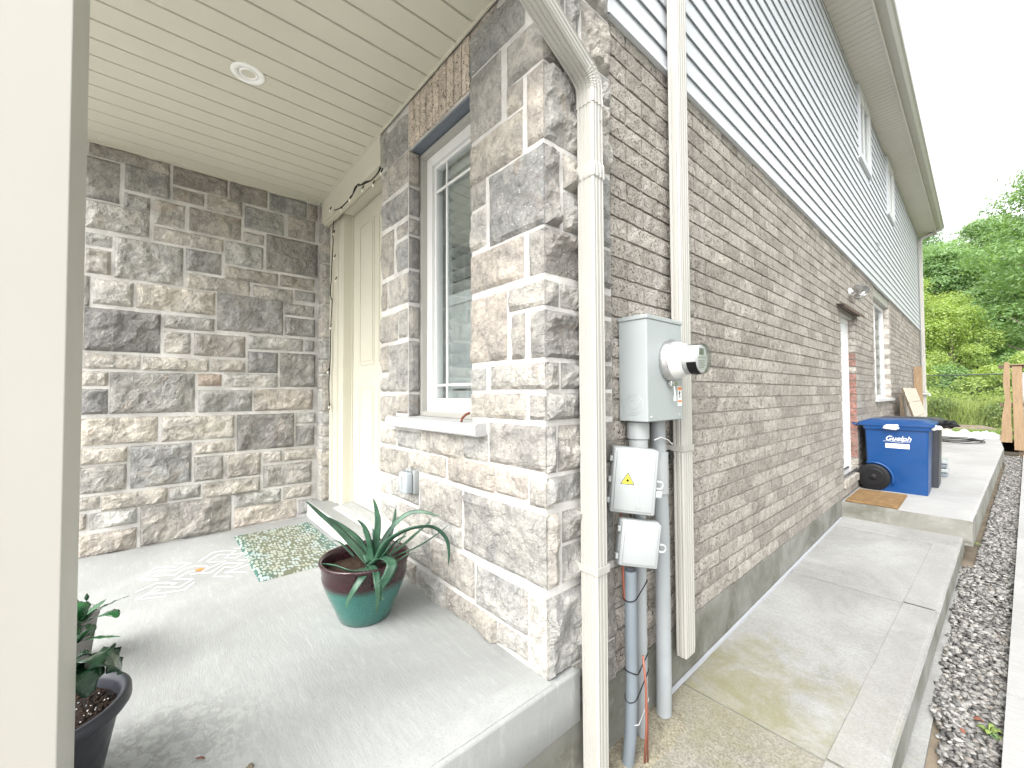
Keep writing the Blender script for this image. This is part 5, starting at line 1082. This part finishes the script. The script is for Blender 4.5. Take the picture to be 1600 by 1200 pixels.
kb = bin_('dark grey wheeled bin behind the blue recycling bin', (.085, 7.36, -1.2), DARKP, 'wheeled bins', False)
def crumple(name, n, size, sc, m_, seed, loc, lab, cat):
    bm = bmesh.new(); bmesh.ops.create_icosphere(bm, subdivisions=3, radius=1)
    of = Vector((seed * 3.1, 0, 0))
    for v in bm.verts:
        k = 1 + .45 * noise.noise(v.co * 1.6 + of) + .35 * noise.noise(v.co * 4 + of); v.co = Vector((v.co.x * sc[0], v.co.y * sc[1], v.co.z * sc[2])) * k * size
    me = bpy.data.meshes.new(name); bm.to_mesh(me); bm.free(); me.materials.append(m_); o = obj(name, me, None, loc); tag(o, lab, cat); return o
crumple('white_rag', 3, .055, (1.25, .5, .55), plain('white_fluff', (.85, .85, .82), .95), 2, (.33, 6.645, -.415), 'white fluffy rag caught under the blue bin lid', 'rag')
crumple('plastic_film', 3, .05, (1.0, .6, .6), WHITE, 5, (.695, 6.72, -.41), 'crumpled white film at the blue bin lid corner', 'plastic film')
o = crumple('black_bag', 3, .10, (1.0, .8, .55), BLACKP, 8, (.74, 7.38, -.40), 'black bag edge hanging out over the dark bin', 'bag')
# coir mat, ridge by ridge
COIR = m_concrete('coir', (.25, .155, .07), (.16, .10, .045), scale=14, bstr=1.0)
mt_ = thing('coir_mat', 'brown ridged coir mat on the landing at the side door', 'doormat', (.245, 6.16, -1.2))
g = MB(); g.bbox(-.215, .215, -.40, .40, .001, .010, .002); g.build('backing', COIR, mt_)
rb = MB(); rb.prism([(-.026, .010), (-.020, .021), (.020, .021), (.026, .010)], 'X', -.21, .21); rme = rb.mesh('ridge', COIR)
rb2 = mesh_from('ridge', [(v.co.x, v.co.y, v.co.z) for v in rme.vertices], [tuple(p.vertices) for p in rme.polygons], COIR)
for k in range(12): obj('ridge', rme, mt_, (0, -.363 + k * .066, 0))
tr = thing('tray_stack', 'stack of shallow grey trays on the landing behind the bins', 'trays', (.645, 8.55, -1.2))
for k in range(4):
    g = MB(); z = .002 + k * .062; s_ = .01 * (k % 2)
    g.bbox(-.15 + s_, .06 + s_, -.16, .16, z, z + .05, .008); g.box(-.135 + s_, .045 + s_, -.145, .145, z + .0505, z + .052); g.build('tray', (GREYB, GREYM)[k % 2], tr)
# leaning pale planks, upright board
lp = thing('leaning_planks', 'pale planks leaning on the brick wall beyond the bins', 'planks', (.0, 9.9, -1.2))
for k in range(5):
    t0, t1 = k * .262, k * .262 + .255; 
    def P(t, off): dx, dz = -.33 / 1.33, 1.29 / 1.33; return (.47 + dx * t + off * dz, .01 + dz * t - off * dx)
    g = MB(); a, b_, c_, d_ = P(t0, 0), P(t0, .025), P(t1, .025), P(t1, 0); g.prism([a, b_, c_, d_], 'Y', 0 + .02 * (k % 2), 1.9 - .03 * (k % 3)); g.build('plank', PALEW, lp)
g = MB(); a, b_, c_, d_ = P(0, -.03), P(0, -.005), P(1.3, -.005), P(1.3, -.03); g.prism([a, b_, c_, d_], 'Y', .0, .09); g.build('batten', DARKW, lp); g = MB(); g.prism([a, b_, c_, d_], 'Y', 1.7, 1.79); g.build('batten', DARKW, lp)
db = MB(); db.prism([(.02, 0), (.14, 0), (.03, 1.18), (.005, 1.18)], 'Y', 0, .05); o = db.build('dark_board', DARKW, None, loc=(.12, 9.60, -1.2)); tag(o, 'dark weathered board leaning before the pale planks', 'board')
ub = MB(); ub.bbox(0, .14, 0, .03, 0, 1.80, .003); o = ub.build('upright_board', CEDAR, None, loc=(.02, 13.4, -1.2)); tag(o, 'brown board standing upright near the far house corner', 'board')
# hose, plastic sheet, beams
g = MB(); pts = []
for k in range(90):
    a = k * .21; r_ = .32 + .03 * math.sin(k * .3); pts.append((r_ * 1.3 * math.cos(a) + .04 * math.sin(a * .35), r_ * math.sin(a) * 1.9, .012 + .0008 * k + .004 * math.sin(k)))
g.tube(pts, .010, 6); o = g.build('garden_hose', BLACKP, None, True, loc=(.62, 14.6, -1.198)); tag(o, 'black garden hose coiled on the pale patio', 'hose')
vs = []; fs = []; K = 40
for j in range(K + 1):
    for i in range(K + 1):
        x = i / K; y = j / K; ed = min(x, 1 - x, y, 1 - y) * 8; h = abs(noise.noise(Vector((x * 6, y * 5, 0)))) * .22 + abs(noise.noise(Vector((x * 15, y * 14, 4)))) * .08
        vs.append((x * 1.3 + .05 * noise.noise(Vector((y * 5, x, 0))), y * 1.2 + .06 * noise.noise(Vector((x * 5, 9, y))), .004 + h * min(1, ed)))
for j in range(K):
    for i in range(K): a = j * (K + 1) + i; fs.append((a, a + 1, a + K + 2, a + K + 1))
o = obj('plastic_sheet', mesh_from('plastic_sheet', vs, fs, WHITE, True), None, (.10, 16.1, -1.2)); tag(o, 'crumpled white plastic sheet at the far edge of the patio', 'plastic sheet')
bm_ = thing('landscape_timbers', 'low stack of pale timbers on the lawn beyond the patio', 'timbers', (-.6, 18.0, -1.3))
for k in range(3): g = MB(); g.bbox(0, 1.15 - .1 * k, 0 + .02 * k, .14 + .02 * k, .1 * k + .001, .1 * k + .098, .006); g.build('timber', PALEW, bm_)
# security light over the side door
sl2 = thing('security_light', 'twin head silver security light above the side door', 'wall light', (.0, 6.45, 1.20))
g = MB(); g.lathe([(0, 0), (.05, 0), (.05, .02), (.035, .028), (0, .03)], (0, 0, .04), 20, axis='X'); g.tube([(.03, 0, .04), (.06, 0, .04)], .02, 10); g.build('mount', WHITE, sl2, True, angle=40)
for sgn in (-1, 1):
    g = MB(); g.lathe([(0, -.06), (.03, -.055), (.045, -.02), (.062, .045), (.056, .045), (.05, .03), (0, .03)], (0, 0, 0), 24, axis='X')
    hd = g.build('lamp_head', STEEL, sl2, True, (.11, sgn * .10, .05 + .012 * sgn), angle=40); hd.rotation_euler = (0, math.radians(35), math.radians(-35 - sgn * 15))
g = MB(); g.bbox(.05, .12, -.035, .035, -.06, .0, .012); g.tube([(.055, 0, .035), (.08, -.09, .05)], .01, 8); g.tube([(.055, 0, .035), (.08, .09, .05)], .01, 8); g.build('sensor', STEEL, sl2, angle=40)

# ================================================================== FENCES
gate = thing('wooden_fence', 'brown upright board fence at the far right of the walk', 'fence', (1.33, 16.0, -1.62))
vs = []; K = 16; poly = []
for k in range(K + 1):
    z = .36 + 2.0 * k / K; wv = max(0, 1 - k / 9); poly.append((.10 - .105 * wv ** 1.3 + .012 * math.sin(k * .9), z))
poly = poly + [(.20 + .004 * math.sin(k), .36 + 2.0 * k / K) for k in range(K, -1, -1)]
g = MB(); g.prism(poly, 'Y', 0, .022); g.build('board', CEDAR, gate)
for k in range(9):
    x0 = .232 + k * .192; g = MB(); g.bbox(x0, x0 + .160, .0 + .003 * (k % 2), .022 + .003 * (k % 2), .18 + .02 * (k % 3), 2.25 + .01 * ((k * 7) % 3), .003); g.build('board', CEDAR, gate)
for z in (.55, 1.25, 2.2): g = MB(); g.box(.02, 2.0, .027, .065, z, z + .09); g.build('rail', DARKW, gate)
g = MB(); g.box(.22, 2.0, -.03, .10, 2.275, 2.30); g.build('cap_rail', CEDAR, gate)
for x in (.30, 1.9): g = MB(); g.box(x, x + .09, .067, .157, 0, 2.25); g.build('post', DARKW, gate)
clf = thing('chain_link_fence', 'chain link fence with a dark top rail before the green meadow', 'fence', (-6, 22, -1.32))
g = MB(); g.tube([(0, 0, 1.95), (16, 0, 1.92)], .024, 8); g.build('top_rail', plain('dark_green_rail', (.05, .07, .045), .5), clf, True)
for k in range(7):
    g = MB(); g.tube([(.8 + k * 2.4, 0, 0), (.8 + k * 2.4, 0, 1.96)], .03, 8); g.build('post', STEEL, clf, True)
g = MB(); H_ = 1.9; s_ = .075
for k in range(-26, int(16 / s_)):
    for d in (-1, 1):
        x0 = k * s_; x1 = x0 + H_; a = (x0, 0) if d > 0 else (x0, H_); b_ = (x1, H_) if d > 0 else (x1, 0)
        ax, az_ = a; bx, bz = b_
        if bx < 0 or ax > 16: continue
        if ax < 0: t = -ax / (bx - ax); az_ += (bz - az_) * t; ax = 0
        if bx > 16: t = (16 - ax) / (bx - ax); bz = az_ + (bz - az_) * t; bx = 16
        w2 = .002; y = .004 * d
        g.add([(ax, y - w2, az_ + .03), (bx, y - w2, bz + .03), (bx, y + w2, bz + .03 + w2), (ax, y + w2, az_ + .03 + w2), (ax, y + w2, az_ + .03 - w2), (bx, y + w2, bz + .03 - w2)], [(0, 1, 2, 3), (0, 4, 5, 1), (3, 2, 5, 4)])
o = g.build('wire_mesh', STEEL, clf); o['kind'] = 'stuff'

# ================================================================== PLANTS BEYOND
def leaf_cloud(rg, centres, radii, n, size, shell=.55, flat=.6, droop=.0):
    """n leaf-sized quads spread over the blobs; returns arrays"""
    k = rg.integers(0, len(centres), n); wgt = np.array([r_[0] * r_[1] for r_ in radii]); k = rg.choice(len(centres), n, p=wgt / wgt.sum())
    d = rg.standard_normal((n, 3)); d /= np.linalg.norm(d, axis=1)[:, None]
    d[:, 2] = np.abs(d[:, 2]) * np.where(rg.random(n) < .72, 1, -1)
    r_ = shell + (1 - shell) * rg.random(n) ** .6; r_ *= 1 + .22 * rg.standard_normal(n) * .6
    p = np.array(centres)[k] + d * np.array(radii)[k] * r_[:, None]
    nrm = d * .7 + rg.standard_normal((n, 3)) * .55; nrm[:, 2] += flat; nrm /= np.linalg.norm(nrm, axis=1)[:, None]
    a = np.cross(nrm, rg.standard_normal((n, 3))); a /= np.linalg.norm(a, axis=1)[:, None]; b_ = np.cross(nrm, a)
    s = size * rg.uniform(.6, 1.35, n)[:, None]
    V = np.stack([p - a * s, p + b_ * s * .45 - a * s * .1, p + a * s, p - b_ * s * .45 - a * s * .1], 1)
    return V.reshape(-1, 3)
def quads_mesh(name, V, m_):
    me = bpy.data.meshes.new(name); n = len(V) // 4
    me.vertices.add(len(V)); me.vertices.foreach_set('co', V.ravel()); me.loops.add(len(V)); me.loops.foreach_set('vertex_index', np.arange(len(V), dtype='i'))
    me.polygons.add(n); me.polygons.foreach_set('loop_start', np.arange(0, len(V), 4, dtype='i')); me.materials.append(m_); me.update(calc_edges=True); return me
LG = [m_leaf('leaf_deep_green', (.09, .18, .09), (.22, .33, .18), .45), m_leaf('leaf_mid_green', (.15, .26, .12), (.33, .46, .24), .5), m_leaf('leaf_yellow_green', (.22, .32, .09), (.42, .50, .19), .5), m_leaf('leaf_pale_green', (.12, .22, .09), (.26, .38, .17), .5)]
BARK = m_wood('tree_bark', (.10, .08, .06), (.22, .19, .15), (6, 6, 1), .95)
def crown_data(seed, H, W, base, nb, n, size, m_, layered=True):
    rg = np.random.default_rng(seed); cs = []; rs = []; limbs = []
    for k in range(nb):
        h = base + (H - base) * (k + .5) / nb; f = (h - base) / (H - base); rad = W * math.sin(math.pi * (.18 + .80 * f ** .85)) ** .7
        a = k * 2.4 + rg.uniform(-.4, .4); q = rad * rg.uniform(.35, .85) if k < nb - 1 else 0
        c_ = (q * math.cos(a), q * math.sin(a), h); cs.append(c_); s = W * rg.uniform(.30, .50); rs.append((s, s * rg.uniform(.8, 1.1), s * (.42 if layered else .7))); limbs.append(c_)
    V = leaf_cloud(rg, cs, rs, n, size); me = quads_mesh('crown', V, m_)
    g = MB(); r0 = .022 * H
    tp_ = [(0, 0, -.3), (.02 * H * rg.uniform(-1, 1), .02 * H * rg.uniform(-1, 1), H * .35), (.03 * H * rg.uniform(-1, 1), .03 * H * rg.uniform(-1, 1), H * .7), (0, 0, H * .93)]
    g.tube(smooth(tp_, 3), r0, 8, r_list=[r0 * (1.15 - i / 9 * .98) for i in range(10)])
    tm = g.mesh('trunk', BARK, True)
    lm = []
    g = MB()
    for c_ in limbs:
        z0 = max(base * .7, c_[2] - W * .5); g.tube([(0, 0, z0), (c_[0] * .5, c_[1] * .5, (z0 + c_[2]) / 2 + .1), c_], r0 * .3, 5, r_list=[r0 * .42, r0 * .26, r0 * .08])
    return me, tm, g.mesh('limbs', BARK, True)
def put_tree(data, x, y, s, rz, label, name='tree', group='trees on the hillside', z=None):
    t = thing(name, label, 'tree' if name == 'tree' else 'shrub', (x, y, hill_z(y) if z is None else z), rz, group); t.scale = (s, s, s)
    for nm, me in zip(('crown', 'trunk', 'limbs'), data): obj(nm, me, t)
    return t
TA = crown_data(1, 13, 4.2, 3.2, 34, 42000, .115, LG[1]); TB = crown_data(2, 12, 4.6, 2.0, 30, 42000, .12, LG[0]); TC = crown_data(3, 12, 4.0, 2.5, 30, 22000, .10, LG[3]); TD = crown_data(4, 7.0, 2.3, .6, 22, 24000, .07, LG[2], False)
trees = [(TC, 4.1, 33, 1.0, 0, 'airy pale green tree rising highest at the right edge'),
 (TB, 1.2, 47, .82, 1, 'dark green tree low behind the yellow green sapling'),
 (TA, -.6, 42, .80, 2, 'broad mid green tree just right of the house eave end'),
 (TB, -3.6, 48, 1.05, 3, 'dark round tree partly hidden by the eave corner'),
 (TA, 3.0, 40, .72, 4, 'layered mid green tree at the middle right of the wood'),
 (TB, 4.4, 44, .86, 5, 'dark green tree at the right edge behind the pale tree'),
 (TA, 1.8, 58, .95, 2.5, 'mid green tree farthest back in the gap'),
 (TD, .05, 31, .86, 0, 'yellow green sapling with tiered branches before the dark wood'),
 (TD, -1.7, 29, 1.0, 2, 'yellow green young tree against the house corner')]
for d_, x, y, s, rz, lb in trees: put_tree(d_, x, y, s, rz, lb)
for k, (d_, x, y, s, lb) in enumerate(((TB, -10, 44, 1.1, 'dark green tree wholly behind the house'), (TA, 9, 42, 1.05, 'mid green tree hidden behind the wooden fence side'), (TB, 13.5, 40, 1.1, 'dark green tree farthest to the right beyond the fence'))):
    put_tree(d_, x, y, s, k * 1.3, lb)
SB = [crown_data(11, 2.6, 1.7, .2, 14, 7000, .075, LG[2], False), crown_data(12, 2.2, 1.6, .15, 12, 7000, .07, LG[3], False), crown_data(13, 2.0, 1.5, .1, 12, 6500, .07, LG[2], False)]
sh = [(0, -1.6, 26.0, 1.05, 'yellow green bush just right of the house corner downspout'), (1, .1, 27.5, 1.0, 'pale grey green bush in the middle of the hedge behind the chain fence'), (2, 1.5, 26.5, 1.05, 'yellow green bush left of the wooden fence'), (0, 3.2, 27.5, 1.1, 'yellow green bush behind the wooden fence boards'), (1, 2.4, 31, 1.25, 'taller pale bush set back behind the hedge at right'), (2, -.9, 30.5, 1.35, 'taller yellow bush set back at the left of the gap')]
for k, x, y, s, lb in sh: put_tree(SB[k], x, y, s, x * 2, lb, 'bush', 'bushes behind the chain link fence')
for k, (x, y, lb) in enumerate(((-5, 27, 'bush of the hedge hidden behind the house'), (6, 27, 'bush of the hedge farthest right'))): put_tree(SB[k % 3], x, y, 1.1, k, lb, 'bush', 'bushes behind the chain link fence')
# tall meadow between the fence and the bushes, then lawn grass
def blades(name, n, x0, x1, y0, y1, h0, h1, wd, m_, seed, zf, clump=0):
    rg = np.random.default_rng(seed); x = rg.uniform(x0, x1, n); y = rg.uniform(y0, y1, n)
    cl_ = np.array([.5 + .5 * noise.noise(Vector((a * .9, b_ * .7, 0))) for a, b_ in zip(x, y)]) if clump else np.ones(n)
    h = rg.uniform(h0, h1, n) * (.45 + .75 * cl_); a = rg.uniform(0, 6.28, n); bend = rg.uniform(.1, .5, n) * h; ba = rg.uniform(0, 6.28, n)
    z = np.array([zf(v) for v in y]) - .03
    dx, dy = np.cos(a) * wd, np.sin(a) * wd; bx, by = np.cos(ba) * bend, np.sin(ba) * bend
    V = np.stack([np.stack([x - dx, y - dy, z], 1), np.stack([x + dx, y + dy, z], 1), np.stack([x + bx + dx * .3, y + by + dy * .3, z + h], 1), np.stack([x + bx - dx * .3, y + by - dy * .3, z + h], 1)], 1)
    o = obj(name, quads_mesh(name, V.reshape(-1, 3), m_)); return o
o = blades('meadow', 60000, -5, 8, 22.3, 27, .5, 1.25, .011, m_leaf('meadow_stalks', (.22, .31, .08), (.48, .52, .22), .4, big=1.5), 3, hill_z, 1); tag(o, 'tall yellow green meadow grass behind the chain link fence', kind='stuff')
rgm = np.random.default_rng(19); mc = [(x, y, -1.2 + .55 * rgm.random() + .12 * (y - 22)) for x in np.arange(-5, 8, .38) for y in (22.9, 23.9, 25.0)]
V = leaf_cloud(rgm, [(a + .2 * rgm.standard_normal(), b_ + .2 * rgm.standard_normal(), c_) for a, b_, c_ in mc], [(.35, .35, .55)] * len(mc), 90000, .045, .2)
o = obj('goldenrod', quads_mesh('goldenrod', V, m_leaf('goldenrod_leaf', (.20, .30, .08), (.42, .50, .18), .5, big=1.2))); tag(o, 'leafy yellow green wild plants filling the meadow', kind='stuff')
V = leaf_cloud(np.random.default_rng(9), [(x, 22.5 + (i % 3) * .7, -.85 + .25 * (i % 2)) for i, x in enumerate(np.arange(-4, 8, .45))], [(.45, .4, .45)] * 27, 22000, .05); o = obj('weeds', quads_mesh('weeds', V, m_leaf('weed_leaf', (.07, .13, .04), (.25, .33, .12), .35))); tag(o, 'leafy dark weeds at the foot of the meadow', kind='stuff')
o = blades('lawn_grass', 60000, -3, 6, 17.4, 21.6, .04, .10, .006, m_leaf('lawn_blade', (.16, .26, .07), (.30, .40, .14), .4), 6, hill_z); tag(o, 'short green lawn beyond the patio', kind='stuff')
mnd = MB(); 
vs = []; fs = []
for j in range(11):
    for i in range(25):
        x = -1.8 + 3.4 * i / 24; y = 20.6 + 1.0 * j / 10; e_ = math.sin(math.pi * j / 10) * min(1, i / 4, (24 - i) / 4); vs.append((x, y, -1.31 + e_ * (.18 + .07 * noise.noise(Vector((x * 3, y * 3, 0))))))
for j in range(10):
    for i in range(24): a = j * 25 + i; fs.append((a, a + 1, a + 26, a + 25))
o = obj('soil_mound', mesh_from('soil_mound', vs, fs, EARTH, True)); tag(o, 'low mound of bare earth in front of the chain link fence', kind='stuff')
# weeds in the gravel
def weed(loc, n, size, seed, lab):
    rr = random.Random(seed); t = thing('weed', lab, 'weed', loc)
    for k in range(n):
        a = rr.uniform(0, 6.28); r_ = size * rr.uniform(.5, 1.1); h = size * rr.uniform(.15, .7)
        strap_leaf('leaf', [(0, 0, 0), (r_ * .5 * math.cos(a), r_ * .5 * math.sin(a), h), (r_ * math.cos(a), r_ * math.sin(a), h * .8)], size * rr.uniform(.35, .6), t, Vector((0, 0, 0)), LG[2] if k % 3 else LG[1], .06, .6, tipf=2)
    return t
weed((1.035, 2.95, -1.60), 14, .055, 1, 'small bright green weed by the neighbour walk in the gravel')
weed((.955, 6.5, -1.60), 8, .06, 2, 'tiny green weed at the gravel edge beside the landing')
for k, (x, y) in enumerate(((.985, 3.02), (.955, 2.86))):
    o = strap_leaf('dead_leaf', [(0, 0, 0), (.014, .01, .010), (.034, .008, .004)], .02, None, Vector((0, 0, 0)), RUST, .08, .5, tipf=2); o.location = (x, y, -1.588); o.rotation_euler = (0, .2, k * 1.4)
    tag(o, ('dead reddish brown leaf on the gravel, right beside the weed', 'dead reddish brown leaf on the gravel, nearer the drain strip')[k], 'dead leaf', 'dead leaves on the gravel')
